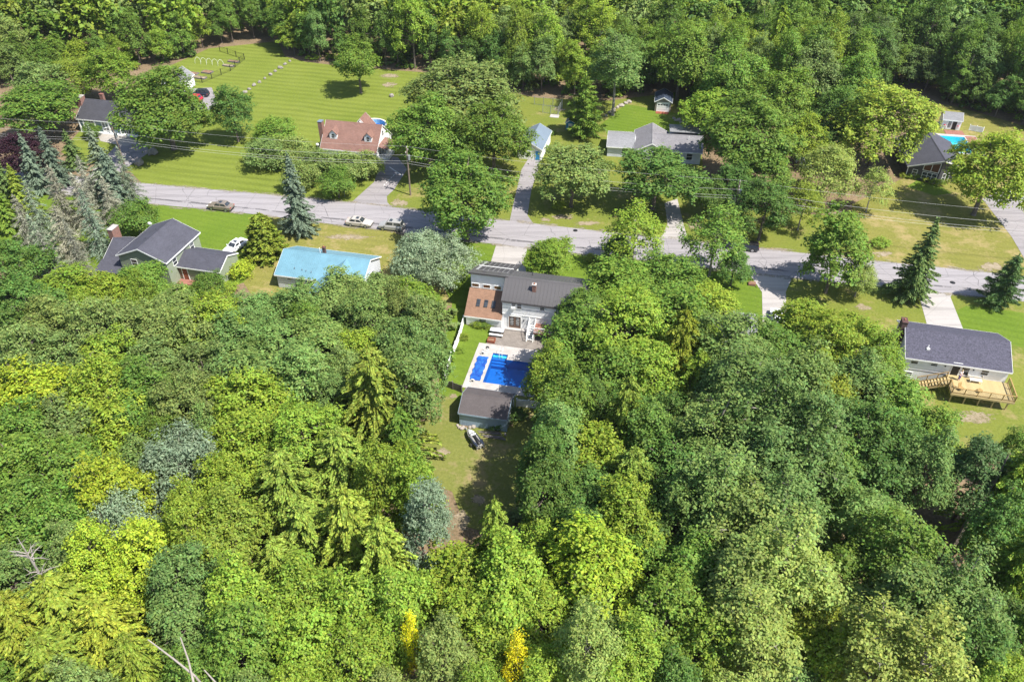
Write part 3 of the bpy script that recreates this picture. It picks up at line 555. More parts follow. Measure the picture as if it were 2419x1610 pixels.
# jet ski on trailer
def ring(x, w, zb, zm, zt, k=.55): return [Vector((x, -w * .25, zb)), Vector((x, w * .25, zb)), Vector((x, w * .9, zm - .08)), Vector((x, w, zm)), Vector((x, w * k, zt)), Vector((x, 0, zt + .03)), Vector((x, -w * k, zt)), Vector((x, -w, zm)), Vector((x, -w * .9, zm - .08))]
jp = un(1122, 1044); jq = empty('personal_watercraft', (*jp, 0), -60, 'white and black personal watercraft parked on the worn grass by the blue shed', 'watercraft')
MB().loft([ring(-1.75, .04, .72, .8, .86), ring(-1.45, .34, .52, .78, .9), ring(-.9, .52, .42, .74, .98), ring(0, .58, .4, .72, .92), ring(1.0, .58, .4, .7, .82), ring(1.5, .54, .42, .68, .76)]).build('hull', 'paint_pewter', jq, smooth=False)
MB().loft([ring(-1.35, .2, .8, .92, .98), ring(-.85, .36, .85, 1.02, 1.14), ring(-.45, .34, .85, 1.06, 1.2), ring(-.3, .26, .8, .98, 1.04)]).build('hood', 'paint_white', jq)
MB().loft([ring(-.3, .3, .75, .95, 1.0), ring(0, .22, .75, .95, 1.08), ring(.6, .24, .75, .95, 1.12), ring(1.2, .26, .7, .9, 1.02), ring(1.35, .22, .7, .82, .88)]).build('seat', 'black_plastic', jq, smooth=True)
for s in (-1, 1): MB().bx(-.5, 1.5, s * .42 - .14, s * .42 + .12, .76, .845).build('foot_well', 'paint_navy', jq)
MB().tube((-.42, -.36, 1.28), (-.42, .36, 1.28), .035, .035, 6).tube((-.55, 0, 1.1), (-.42, 0, 1.28), .05, .05, 6).build('handlebar', 'black_plastic', jq)
MB().prism([(-.62, -.2, 1.16), (-.62, .2, 1.16), (-.5, .16, 1.36), (-.5, -.16, 1.36)], (.02, 0, 0)).build('windscreen', 'glass', jq)
tr = MB().bx(-2.6, 1.6, -.04, .04, .3, .38)
for y in (-.45, .45): tr.bx(-1.0, 1.6, y - .04, y + .04, .3, .38)
tr.bx(.38, .46, -.75, .75, .26, .32).build('trailer_frame', 'galv', jq)
for s in (-1, 1): o = MB().tube((.42, s * .72, .25), (.42, s * .86, .25), .25, .25, 14).build('wheel', 'tyre', jq); MB().tube((.42, s * .865, .25), (.42, s * .872, .25), .14, .14, 10).build('rim', 'rim', o)
# fence runs: each section a part
def fence(name, pts, h, mat, label, sec=2.4, solid=True, rail=None, cat='fence', group=None, slats=0):
    a = pts[0]; root = empty(name, (*a, 0), 0, label, cat, group)
    for p, q in zip(pts[:-1], pts[1:]):
        d = Vector((q[0] - p[0], q[1] - p[1])); L = d.length; nn = max(1, round(L / sec)); ang = math.degrees(math.atan2(d.y, d.x))
        for k in range(nn):
            t = k / nn; x, y = p[0] + d.x * t - a[0], p[1] + d.y * t - a[1]; w = L / nn
            MB().bx(-.06, .06, -.06, .06, 0, h + .12).bx(-.08, .08, -.08, .08, h + .12, h + .16).build('post', rail or mat, root, (x, y, 0), ang)
            if slats:
                ns = slats
                for j in range(ns): MB().bx(.07 + (w - .14) * j / ns, .07 + (w - .14) * (j + 1) / ns - .012, -.012 + .006 * (j % 2), .012 + .006 * (j % 2), .05, h - .02 * ((j * 7) % 3)).build('board', mat, root, (x, y, 0), ang)
            elif solid: MB().bx(.06, w - .06, -.02, .02, .06, h).bx(.06, w - .06, -.035, .035, h - .12, h - .002).bx(.06, w - .06, -.035, .035, .08, .2).build('panel', mat, root, (x, y, 0), ang)
            else:
                m = MB().tube((0, 0, h), (w, 0, h), .025, .025, 5).tube((0, 0, .08), (w, 0, .08), .02, .02, 5)
                for j in range(1, 12): m.tube((w * j / 12, 0, .08), (w * j / 12, 0, h), .006, .006, 3)
                for j in range(1, 7): m.tube((0, 0, h * j / 7), (w, 0, h * j / 7), .006, .006, 3)
                m.build('mesh_panel', mat, root, (x, y, 0), ang)
    q = pts[-1]; MB().bx(-.06, .06, -.06, .06, 0, h + .12).build('post', rail or mat, root, (q[0] - a[0], q[1] - a[1], 0)); return root
fence('fence', [J(-5.85, -.2), J(-5.5, -4), J(-5.4, -8.8), J(-5.1, -13)], 1.35, 'vinyl', 'white vinyl privacy fence along the narrow lawn beside the pool')
fence('fence', [J(-5.0, -14.2), J(-2.2, -15.0)], 1.3, 'grey_wood', 'short grey board fence at the shed corner', 1.5, slats=8)
fence('fence', [frame(SO, GA)(6.4, 4.8), frame(SO, GA)(9.6, 5.0)], 1.3, 'vinyl', 'short pale fence section between shed and woods', 1.6)
for k in range(6):
    a = un(1128 + k * 3, 1018 + k * 2.4 + (k % 2) * 2); b = un(1180 + k * 3, 1020 + k * 4); A_, B_ = Vector((*a, .06 + .05 * (k % 3))), Vector((*b, .06 + .05 * (k % 3)))
    tag(MB().tube(A_, B_, .05 + .02 * (k % 2), None, 6).build('timber', 'grey_wood'), f'weathered timber, {ORDW[k]} out from the blue shed wall', 'timber', 'loose timbers by the shed')
def rock(px, py, r, seed, label, group=None, mat='stone', name='boulder', flat=.75):
    x, y = un(px, py); rr = random.Random(seed)
    return tag(MB().blob((0, 0, r * flat * .55), (r * rr.uniform(.85, 1.2), r * rr.uniform(.7, 1), r * flat), seed, 2, .2, .45).build(name, mat, None, (x, y, 0), rr.uniform(0, 180)), label, 'rock', group)
for k, (x, y) in enumerate(((1081, 1005), (1086, 1010), (1093, 1012), (1100, 1013), (1110, 1010), (1118, 1009), (1194, 1027))): rock(x, y, .2 + .08 * (k % 3), 40 + k, f'pale stone, {ORDW[k]} from the board fence end along the blue shed foot', 'stones by the shed', 'rock_pale', 'stone')
# ================================================================== ranch house with timber deck (K)
kr = empty('house', (52.9, 81.9, 0), -13.6, 'long white ranch house with purple-grey shingles and new timber deck', 'house')
wallblock(kr, 0, 12.7, 0, 8, 3.7, 5.45, 'x', 'white_siding'); gable_roof(kr, 0, 12.7, 0, 8, 3.7, 5.45, 'x', 'purple_shingle', .3, .25)
MB().bx(0, 5.4, -.035, -.004, 1.66, 1.75).build('belt_board', 'grey_wood', kr)
for x, z, w, h in ((1.15, 2.75, .85, .8), (3.6, 2.85, .8, .5), (9.9, 2.5, .85, .85), (.95, .6, .85, .6), (7.55, 2.0, .9, 1.4)): window(kr, x, 0, z, w, h)
door(kr, 6.35, 0, 1.78, .95, 2.0, 'f', 'black_plastic'); window(kr, 12.7, 3.4, 2.3, 1.4, 1.0, 'r', mull=2)
chimney(kr, -.42, 4.6, 0, 6.3, .7, 1.2, 'dark_brick', 'dark_brick'); vent(kr, 2.6, 1.5, 4.2, 4.95); MB().bx(2.4, 2.8, 1.15, 1.45, 4.38, 4.62).build('roof_vent', 'trim', kr)
for x in (4.9, 8.4): MB().bx(x, x + .15, -.12, -.004, 3.0, 3.15).build('wall_lamp', 'black_plastic', kr)
dr = empty('deck', (52.9, 81.9, 0), -13.6, 'raised yellow timber deck with railings and stair on the white ranch house', 'deck')
boards(dr, 5.5, 13.1, -3.9, -.02, 1.76, 27, 'deck_wood', .035, 'x', 'deck_board', .015)
MB().bx(5.5, 13.1, -3.94, -3.9, 1.44, 1.72).bx(5.46, 5.5, -3.94, -.02, 1.44, 1.72).bx(13.1, 13.14, -3.94, -.02, 1.44, 1.72).build('rim_joist', 'deck_wood', dr)
for k in range(14): MB().bx(5.7 + .56 * k, 5.75 + .56 * k, -3.88, -.03, 1.5, 1.715).build('joist', 'deck_wood', dr)
for x in (5.8, 7.5, 9.2, 10.9, 12.6):
    MB().bx(x - .07, x + .07, -3.6, -3.46, 0, 1.5).build('post', 'deck_wood', dr); MB().tube((x, -3.5, .85), (x + .55, -3.5, 1.48), .05, .05, 4).build('brace', 'deck_wood', dr)
MB().bx(5.55, 13.0, -3.46, -3.36, 1.3, 1.49).build('beam', 'deck_wood', dr)
def rail(root, a, b, z, h=.95, mat='rail_wood', n=5):
    a, b = Vector(a), Vector(b); d = b - a; ang = math.degrees(math.atan2(d.y, d.x)); L = d.length; za, zb = a.z, b.z; up = Vector((0, 0, 1))
    Q = Matrix((d.normalized(), d.normalized().cross(up) * -1, d.normalized().cross(up).cross(d.normalized()))).transposed()
    MB().box((a + b) / 2 + up * h, (L, .13, .04), M=Q).build('rail_cap', mat, root); MB().box((a + b) / 2 + up * .12, (L, .05, .07), M=Q).build('lower_rail', mat, root)
    for k in range(n + 1): p = a + d * (k / n); MB().bx(p.x - .045, p.x + .045, p.y - .045, p.y + .045, p.z, p.z + h - .025).build('rail_post', mat, root)
    m = MB(); nb = int(L / .14)
    for k in range(1, nb): p = a + d * (k / nb); m.bx(p.x - .012, p.x + .012, p.y - .012, p.y + .012, p.z + .15, p.z + h - .03)
    m.build('balusters', 'black_plastic', root)
rail(dr, (5.55, -3.85, 1.76), (13.05, -3.85, 1.76), 0, n=5); rail(dr, (13.05, -3.85, 1.76), (13.05, -.1, 1.76), 0, n=3); rail(dr, (5.55, -3.85, 1.76), (5.55, -2.2, 1.76), 0, n=1)
for y in (-2.12, -.62): MB().prism([(5.46, y, 1.72), (5.46, y, 1.42), (2.2, y, -.0), (1.9, y, .12)], (0, .06, 0)).build('stair_stringer', 'deck_wood', dr)
for k in range(10): MB().bx(5.46 - .34 * (k + 1), 5.46 - .34 * k - .02, -2.06, -.62, 1.56 - .17 * k, 1.6 - .17 * k).build('stair_tread', 'deck_wood', dr)
rail(dr, (5.5, -.6, 1.66), (2.1, -.6, .1), 0, n=3); rail(dr, (5.5, -2.1, 1.66), (2.1, -2.1, .1), 0, n=3)
def on_deck(px, py): return (*un(px, py, 1.77), 1.77)
sf = empty('outdoor_sofa', on_deck(2300, 890), -13.6, 'pale outdoor sofa with teal back cushions against the ranch house wall', 'sofa')
MB().bx(-.95, .95, -.4, .4, .15, .42).build('seat', 'furniture', sf); MB().bx(-.95, .95, .3, .45, .42, .85).build('backrest', 'furniture', sf)
for x in (-.95, .85): MB().bx(x, x + .1, -.4, .3, .42, .62).build('arm', 'furniture', sf)
for x in (-.45, .45): MB().bx(x - .4, x + .4, .16, .3, .43, .82).build('cushion', 'teal_cloth', sf)
for x in (-.85, .85):
    for y in (-.32, .35): MB().bx(x - .03, x + .03, y - .03, y + .03, 0, .15).build('leg', 'black_plastic', sf)
gt = empty('glass_table', on_deck(2303, 902), -13.6, 'low glass coffee table in front of the pale outdoor sofa', 'table')
MB().bx(-.75, .75, -.3, .3, .4, .425).build('table_top', 'furniture', gt)
for x in (-.7, .7):
    for y in (-.25, .25): MB().bx(x - .025, x + .025, y - .025, y + .025, 0, .4).build('leg', 'trim', gt)
for px, py, lb in ((2268, 920, 'folding wooden deck chair with its back to the deck railing'), (2312, 925, 'low wooden deck stool beside the deck railing')):
    ch = empty('deck_chair', on_deck(px, py), 20, lb, 'chair'); MB().bx(-.28, .28, -.28, .25, .36, .4).build('seat', 'rail_wood', ch)
    if 'chair' in lb: MB().prism([(-.28, .22, .4), (.28, .22, .4), (.28, .4, .95), (-.28, .4, .95)], (0, .035, 0)).build('backrest', 'rail_wood', ch)
    for x in (-.24, .24):
        for y in (-.24, .2): MB().bx(x - .025, x + .025, y - .025, y + .025, 0, .36).build('leg', 'rail_wood', ch)
# person standing on the deck
def skinned(name, mat, chains, parent=None):
    vs, es, rs = [], [], []
    for ch in chains:
        prev = None
        for idx in ch:
            p, r = idx
            key = next((i for i, q in enumerate(vs) if (Vector(q) - Vector(p)).length < 1e-4), None)
            if key is None: vs.append(p); rs.append(r); key = len(vs) - 1
            if prev is not None: es.append((prev, key))
            prev = key
    me = bpy.data.meshes.new(name); me.from_pydata(vs, es, []); o = bpy.data.objects.new(name, me); link(o, parent); md = o.modifiers.new('Skin', 'SKIN')
    if not me.skin_vertices: me.attributes  # layer is made by the modifier below
    sv = me.skin_vertices[0].data if me.skin_vertices else None
    if sv is None:
        import bmesh
        bm = bmesh.new(); bm.from_mesh(me); bm.verts.layers.skin.verify(); bm.to_mesh(me); bm.free(); sv = me.skin_vertices[0].data
    for i, r in enumerate(rs): sv[i].radius = (r, r) if not isinstance(r, tuple) else r
    sv[0].use_root = True; md.use_smooth_shade = True; s2 = o.modifiers.new('Sub', 'SUBSURF'); s2.levels = 1; s2.render_levels = 1; me.materials.append(MT[mat]); return o
pe = empty('person', on_deck(2264, 897), 20, 'person in a pale top and purple trousers standing on the timber deck', 'person')
pel = (0, 0, .92)
body = [[(pel, .13), ((0, 0, 1.12), (.13, .1)), ((0, 0, 1.36), (.17, .1)), ((0, 0, 1.46), .06), ((0, -.01, 1.53), .06), ((0, -.02, 1.6), (.085, .1)), ((0, -.01, 1.7), (.07, .085))]]
for s in (-1, 1):
    body.append([(pel, .13), ((s * .1, 0, .85), .1), ((s * .11, -.02, .48), .065), ((s * .12, .01, .09), .045), ((s * .13, -.04, .04), .04), ((s * .14, -.17, .03), .035)])
    body.append([((0, 0, 1.36), (.17, .1)), ((s * .19, 0, 1.38), .055), ((s * .25, .02, 1.1), .042), ((s * .2, -.14, .93), .034), ((s * .17, -.2, .9), .03)])
    for f in range(4): body.append([((s * .17, -.2, .9), .03), ((s * (.155 + .015 * f), -.25, .885), .009), ((s * (.155 + .015 * f), -.285 + .006 * f, .87), .008)])
    body.append([((s * .2, -.14, .93), .034), ((s * .155, -.19, .93), .01), ((s * .14, -.22, .925), .009)])
pb = skinned('body', 'skin', body, pe)
skinned('shirt', 'shirt', [[((0, 0, .95), (.16, .125)), ((0, 0, 1.12), (.155, .12)), ((0, 0, 1.35), (.19, .12)), ((0, 0, 1.44), .07)]] + [[((0, 0, 1.35), (.19, .12)), ((s * .2, 0, 1.37), .075), ((s * .24, .01, 1.18), .06)] for s in (-1, 1)], pe)
skinned('trousers', 'purple_cloth', [[((0, 0, .96), (.15, .12)), ((0, 0, .9), (.15, .12))]] + [[((0, 0, .9), (.15, .12)), ((s * .1, 0, .8), .115), ((s * .11, -.02, .48), .085), ((s * .12, .01, .14), .07)] for s in (-1, 1)], pe)
MB().blob((0, .005, 1.68), (.1, .11, .1), 4, 2, .05).build('hair', 'hair', pe, smooth=True)
fc = MB().blob((0, -.115, 1.6), (.016, .02, .02), 1, 1, .02)
fc.build('nose', 'skin', pe)
for s in (-1, 1): MB().blob((s * .035, -.1, 1.625), (.012, .008, .008), 2, 1, .02).build('eye', 'black_plastic', pe); MB().blob((s * .09, -.005, 1.61), (.012, .02, .03), 3, 1, .02).build('ear', 'skin', pe)
MB().bx(-.025, .025, -.113, -.1, 1.552, 1.562).build('mouth', 'terracotta', pe)
# ================================================================== green house (H)
hr = empty('house', (-61.6, 105.6, 0), -14.7, 'sage green two-storey house with slate shingles, brick chimney and garage wing', 'house')
wallblock(hr, 0, 8.4, 0, 9, 4.65, 6.4, 'y', 'sage_siding'); gable_roof(hr, 0, 8.4, 0, 9, 4.65, 6.4, 'y', 'slate_shingle', .3, .3)
for y, z in ((2.0, 3.0), (6.8, 3.0)): window(hr, 8.4, y, z, .9, 1.1, 'r')
for x in (2.6, 5.8): window(hr, x, 0, 3.0, 1.0, 1.2, 'f')
wallblock(hr, -4.2, -.02, 1.5, 8.0, 2.4, 4.2, 'x', 'sage_siding', name='wing_wall'); gable_roof(hr, -4.2, -.3, 1.5, 8.0, 2.4, 4.2, 'x', 'slate_shingle', .35, .25)
slope(hr, (-4.5, -1.2, 1.75), (-.05, -1.2, 1.75), (-.05, 1.1, 2.55), (-4.5, 1.1, 2.55), 'slate_shingle', .12, 'porch_roof')
MB().bx(-4.3, -4.15, -1.1, -.95, 0, 1.7).build('porch_post', 'rust', hr)
chimney(hr, -4.75, 5.6, 0, 5.6, .9, 1.7, 'brick', 'concrete', False); dish(hr, -.1, 8.6, 4.7)
for y in (3.4, 6.2): vent(hr, 3.0, y, 5.6, 6.3, 'dark_trim', .05)
gA = -13.6 + 14.7
ga = empty('garage', (-45.7, 103.9, 0), -13.6, 'sage green attached garage with slate gable roof and brick stoop', 'garage')
wallblock(ga, -7.7, 0, 0, 5.3, 2.65, 3.85, 'x', 'sage_siding'); gable_roof(ga, -7.5, 0, 0, 5.3, 2.65, 3.85, 'x', 'slate_shingle', .3, .15)
door(ga, -6.3, 0, .2, .9, 2.0, 'f', 'rust'); window(ga, -7.15, 0, .6, .45, 1.5, 'f', 'warm_glass', 'brown_trim'); MB().bx(-7.6, -4.6, -1.3, -.01, 0, .18).build('stoop', 'red_brick_paving', ga)
fence('fence', [(-47.6, 99.4), (-45.7, 102.9)], 1.7, 'grey_wood', 'tall weathered board fence behind the sage green garage', 2.0, slats=10)
# ================================================================== sky-blue metal roof house (I)
ir = empty('house', (-36.9, 103.45, 0), GA - .5, 'white single-storey house with sky-blue metal roof', 'house')
wallblock(ir, .15, 14.2, 0, 8, 2.6, 4.55, 'x', 'pale_siding'); gable_roof(ir, .15, 14.2, 0, 8, 2.6, 4.55, 'x', 'sky_metal', .3, .25, .08)
wallblock(ir, 7.3, 14.0, -4.2, 3.9, 2.58, 4.4, 'y', 'pale_siding', name='wing_wall'); gable_roof(ir, 7.3, 14.0, -4.2, 3.6, 2.58, 4.4, 'y', 'sky_metal', .3, .25, .08)
for k in range(24):
    x = .05 + k * .3
    if x < 6.6: MB().prism([(x, -.28, 2.575), (x, 3.95, 4.63), (x, 3.95, 4.66), (x, -.28, 2.605)], (.03, 0, 0)).build('roof_rib', 'sky_metal', ir)
window(ir, 2.2, 0, 1.75, .6, .5, 'f'); window(ir, 5.6, 0, 1.3, .9, .9, 'f'); window(ir, 14.2, 4.5, 1.1, .9, 1.0, 'r')
chimney(ir, 6.4, 4.9, 4.0, 5.2, .45, .45, 'dark_brick', 'dark_brick'); vent(ir, 5.7, 4.8, 4.0, 5.1)
for x, y in ((2.9, 1.0), (4.2, .9), (4.9, .8), (5.8, .7)): MB().tube((x, y, 2.9 + y * .35), (x, y, 3.35 + y * .35 - .2), .05, .05, 6).build('roof_vent', 'grey_wood', ir)
# ================================================================== blue house (A)
ar = empty('house', (*un(*(150 + 125 / 3.638, 190 + 430 / 3.638)), 0), GA, 'slate-blue raised ranch house with white porch columns and two brick chimneys', 'house')
wallblock(ar, 1.2, 17, 0, 8, 3.1, 5.5, 'x', 'blue_siding'); gable_roof(ar, 1.2, 17, 0, 8, 3.1, 5.5, 'x', 'charcoal_shingle', .5, .35)
for x in (1.3, 2.35, 5.0, 8.3, 10.8, 13.4): MB().bx(x - .11, x + .11, -.42, -.2, 0, 2.85).build('column', 'trim', ar)
MB().bx(1.2, 14.5, -.62, -.01, 0, .22).build('porch_slab', 'trim', ar); door(ar, 7.2, 0, .3, 1.5, 2.3, 'f', 'trim', glass='glass')
for x, z, w, h in ((3.6, 1.95, 1.9, .9), (3.6, .35, 1.9, .9), (9.5, 1.95, 1.7, .9), (12.1, 1.95, 1.5, .9), (12.1, .35, 1.5, .9)): window(ar, x, 0, z, w, h, 'f', mull=3, bars=0)
chimney(ar, .55, 3.2, 0, 6.3, 1.0, 1.7, 'brick', 'concrete', False); chimney(ar, 4.4, 5.2, 4.7, 6.4, .8, .6, 'brick', 'brick', False); vent(ar, 11.0, 5.0, 4.7, 6.0)
# garage seen through the oak behind the cars
wg = empty('garage', (*un(386, 219), 0), GA, 'white garage half hidden by the big oak next to the parked red car', 'garage')
wallblock(wg, 0, 5, 0, 6, 2.6, 4.2, 'y', 'white_siding'); gable_roof(wg, 0, 5, 0, 6, 2.6, 4.2, 'y', 'pale_shingle', .3, .2); door(wg, 2.5, 0, .05, 3.6, 2.2, 'f', 'trim')
# ================================================================== red-roofed cape (C)
cr = empty('house', (-27.0, 146.9, 0), GA, 'white cape house with rust-red shingle roof and two gabled dormers', 'house')
wallblock(cr, -11.7, 0, 0, 9, 2.2, 6.0, 'x', 'white_siding'); gable_roof(cr, -11.7, 0, 0, 9, 2.2, 6.0, 'x', 'rust_shingle', .25, .15)
for x in (-9.4, -2.05):
    y0 = 1.5; d = MB().prism([(x - .75, y0, 3.3), (x + .75, y0, 3.3), (x + .75, y0, 4.75), (x, y0, 5.45), (x - .75, y0, 4.75)], (0, 2.4, 0)).build('dormer', 'white_siding', cr)
    for s in (-1, 1): slope(d, (x + s * .95, y0 - .18 if s > 0 else y0 + 2.6, 4.62), (x + s * .95, y0 + 2.6 if s > 0 else y0 - .18, 4.62), (x, y0 + 2.6 if s > 0 else y0 - .18, 5.56), (x, y0 - .18 if s > 0 else y0 + 2.6, 5.56), 'rust_shingle', .09, 'dormer_roof')
    window(cr, x, y0, 3.75, .62, .85, 'f')
chimney(cr, -12.2, 2.6, 0, 6.6, .85, 1.1, 'brick', 'slateblue_metal', False); dish(cr, -12.3, -.2, 2.2)
window(cr, 0, 4.5, 3.9, .7, 1.0, 'r'); window(cr, 0, 2.0, 1.0, .8, 1.0, 'r')
# side porch with steps
MB().bx(.01, 1.9, 1.2, 5.2, .0, .7).build('porch_floor', 'trim', cr); slope(cr, (2.1, 5.5, 2.6), (2.1, .9, 2.6), (.02, .9, 3.1), (.02, 5.5, 3.1), 'rust_shingle', .08, 'porch_roof')
for y in (1.3, 5.1): MB().bx(1.75, 1.87, y - .06, y + .06, .7, 2.6).build('porch_post', 'trim', cr)
for k in range(4): MB().bx(.1, 1.5, .9 - .28 * k, 1.19 - .28 * k, 0, .56 - .14 * k).build('porch_step', 'trim', cr)
m = MB().tube((1.6, 1.2, 1.55), (1.6, .05, .95), .04, .04, 5).tube((1.6, .05, 0), (1.6, .05, .95), .04, .04, 5)
for k in range(1, 7): m.tube((1.6, 1.2 - 1.15 * k / 7, .1), (1.6, 1.2 - 1.15 * k / 7, 1.5 - .6 * k / 7), .02, .02, 4)
m.build('porch_railing', 'trim', cr); door(cr, 0, 3.6, .75, .9, 2.0, 'r', 'dark_trim')
wallblock(cr, -8.4, -4.8, 9.02, 12.6, 2.4, 4.4, 'y', 'white_siding', name='rear_wing_wall'); gable_roof(cr, -8.4, -4.8, 9.4, 12.6, 2.6, 4.7, 'y', 'rust_shingle', .25, .15)
CF = frame((-27.0, 146.9), GA)
ap = empty('above_ground_pool', (*CF(-6.3, 14.9), 0), 0, 'round above-ground pool with white rim behind the red-roofed house', 'pool')
rings = [[Vector((math.cos(a) * r, math.sin(a) * r, z)) for a in [6.2832 * i / 28 for i in range(28)]] for r, z in ((3.0, 0), (3.0, 1.25), (3.12, 1.27), (3.12, 1.32), (2.85, 1.32), (2.85, .2))]
MB().loft(rings, False).build('pool_wall', 'ceramic', ap); MB().add([Vector((math.cos(a) * 2.85, math.sin(a) * 2.85, .25)) for a in [6.2832 * i / 28 for i in range(28)]], [tuple(range(28))]).build('pool_liner', 'liner', ap)
MB().add([Vector((math.cos(a) * 2.84, math.sin(a) * 2.84, 1.12)) for a in [6.2832 * i / 28 for i in range(28)]], [tuple(range(28))]).build('pool_water', 'water', ap)
# ================================================================== slate-blue roof garage (D)
dx, dy = un(1279, 353, 2.5); dg = empty('garage', (dx, dy, 0), GA - 2, 'long white garage with slate-blue metal roof at the end of its driveway', 'garage')
wallblock(dg, -4.8, 0, 0, 9, 2.5, 3.8, 'y', 'white_siding'); gable_roof(dg, -4.8, 0, 0, 9, 2.5, 3.8, 'y', 'slateblue_metal', .25, .25, .08); door(dg, -.75, 0, .05, .9, 2.0, 'f', 'blue_plastic'); door(dg, -3.1, 0, .05, 2.6, 2.1, 'f', 'trim')
# ================================================================== grey-roofed house (E)
ex, ey = un(1657, 362, 2.6); er = empty('house', (ex, ey, 0), GA + 4, 'low grey-roofed house with cross gable behind the round maple', 'house')
wallblock(er, -9.5, 0, .3, 8.0, 2.6, 4.2, 'x', 'pale_siding'); gable_roof(er, -9.5, 0, .3, 8.0, 2.6, 4.2, 'x', 'grey_shingle', .35, .25)
wallblock(er, -6, 0, 8.02, 12, 2.6, 3.6, None, 'pale_siding', name='rear_wing_wall'); slope(er, (.3, 12.3, 3.0), (-6.2, 12.3, 3.0), (-6.2, 6.5, 3.95), (.3, 6.5, 3.95), 'pale_shingle', .12)
wallblock(er, -13, -6.6, -.6, 9, 2.6, 4.25, 'y', 'pale_siding', name='cross_wall'); gable_roof(er, -13, -6.6, -.6, 9, 2.6, 4.25, 'y', 'grey_shingle', .3, .25)
wallblock(er, -18.5, -13.02, 1.5, 8.5, 2.2, 2.9, 'x', 'pale_siding', name='wing_wall'); gable_roof(er, -18.5, -13.3, 1.5, 8.5, 2.2, 2.9, 'x', 'pale_shingle', .35, .2)
window(er, -2.2, .3, .9, 1.1, 1.3, 'f'); window(er, -4.8, .3, .9, 1.1, 1.3, 'f'); window(er, -15, 1.5, .8, 1.2, 1.1, 'f'); vent(er, -2.6, 3.0, 3.6, 4.6); MB().tube((-9.8, -.4, 4.2), (-9.8, -.4, 5.1), .05, .05, 6).build('vent_pipe', 'trim', er)
# small shed with overhead door (F)
fx, fy = un(1546, 263); fr_ = empty('shed', (fx, fy, 0), GA + 2, 'small tan shed with white overhead door and dark blue roof by the woods', 'shed')
wallblock(fr_, 0, 3.5, 0, 5, 2.35, 3.3, 'y', 'tan_siding'); gable_roof(fr_, 0, 3.5, 0, 5, 2.35, 3.3, 'y', 'blueblack_shingle', .25, .3)
dd = door(fr_, 1.75, 0, .05, 2.6, 2.1, 'f', 'trim')
for k in range(4):
    MB().bx(-1.15 + .6 * k, -.7 + .6 * k, -.056, -.047, 1.45, 1.72).build('pane', 'glass', dd)
for k in range(1, 4): MB().bx(-1.29, 1.29, -.049, -.0465, .52 * k - .015, .52 * k + .015).build('panel_groove', 'grey_wood', dd)
MB().prism([(.3, -.01, 0), (3.2, -.01, 0), (3.2, -1.3, 0), (.3, -1.3, 0)], (0, 0, .06)).build('ramp', 'rust', fr_)
# dark house (G): gable with a pointed, glazed prow
gx, gy = 81.3, 137.9; g_ = empty('house', (gx, gy, 0), -8.4, 'dark house with pointed glazed gable front, grey shingle roof and clipped shrubs', 'house')
pv = [(-5.2, 2.2), (0, 0), (5.2, 2.2), (5.2, 14), (0, 14), (-5.2, 14)]; pz = [2.6, 4.95, 2.6, 2.6, 4.95, 2.6]
MB().add([(*p, 0) for p in pv] + [(*p, z) for p, z in zip(pv, pz)], [(i, (i + 1) % 6, (i + 1) % 6 + 6, i + 6) for i in range(6)] + [(6, 7, 10, 11), (7, 8, 9, 10)]).build('wall', 'dark_siding', g_)
for sx in (-1, 1): slope(g_, (sx * 5.65, 14.3, 2.53), (sx * 5.65, 1.75, 2.53), (0, -.6, 5.12), (0, 14.3, 5.12), 'slate_shingle', .13); MB().prism([(sx * 5.66, 1.72, 2.3), (sx * 5.66, 1.72, 2.53), (0, -.64, 5.12), (0, -.64, 4.9)], (0, -.03, 0)).build('rake_board', 'trim', g_)
MB().prism([(-.15, -.62, 5.07), (0, -.62, 5.16), (.15, -.62, 5.07), (0, -.62, 5.1)], (0, 14.9, 0)).build('ridge_cap', 'charcoal_shingle', g_)
fa = math.degrees(math.atan2(-2.2, 5.2)); fp_ = lambda t: (-5.2 + 5.2 * t / 5.65, 2.2 - 2.2 * t / 5.65)
window(g_, *fp_(1.35), .85, .75, 1.05, fa); window(g_, *fp_(4.0), .6, 2.5, 1.25, fa, mull=3); window(g_, 1.4, .6, .5, 1.4, 1.5, -fa, mull=2); window(g_, 3.6, 1.52, .5, 1.2, 1.3, -fa)
tz = MB().prism([(2.55, -.07, 2.15), (5.4, -.07, 2.15), (5.4, -.07, 4.3), (2.55, -.07, 3.2)], (0, .065, 0)).build('window', 'trim', g_, (-5.2, 2.2, 0), fa)
for q_ in ([(2.68, 2.28), (3.92, 2.28), (3.92, 3.6), (2.68, 3.13)], [(4.04, 2.28), (5.28, 2.28), (5.28, 4.12), (4.04, 3.65)]): MB().prism([(x, -.085, z) for x, z in q_], (0, .012, 0)).build('pane', 'warm_glass', tz)
MB().bx(-5.27, -5.16, 2.1, 2.25, 0, 2.5).build('corner_board', 'trim', g_)
for x, y in ((-2.2, 6.5), (1.4, 6.8), (2.4, 8.8)): vent(g_, x, y, 3.4, 4.7 - abs(x) * .35)
gpe = empty('swimming_pool', (*gp, 0), -10.5, 'turquoise in-ground pool beside the dark house', 'pool')
q = [(0, 0), (7, 0), (7, -8), (0, -8)]; m = MB()
for i in range(4): a, b = q[i], q[(i + 1) % 4]; m.add([(*a, .05), (*b, .05), (*b, -1.4), (*a, -1.4)], [(0, 1, 2, 3)])
m.add([(*p, -1.3) for p in q], [(0, 1, 2, 3)]); m.build('pool_liner', 'liner_turquoise', gpe); MB().add([(*p, -.08) for p in q], [(0, 1, 2, 3)]).build('pool_water', 'water_turquoise', gpe)
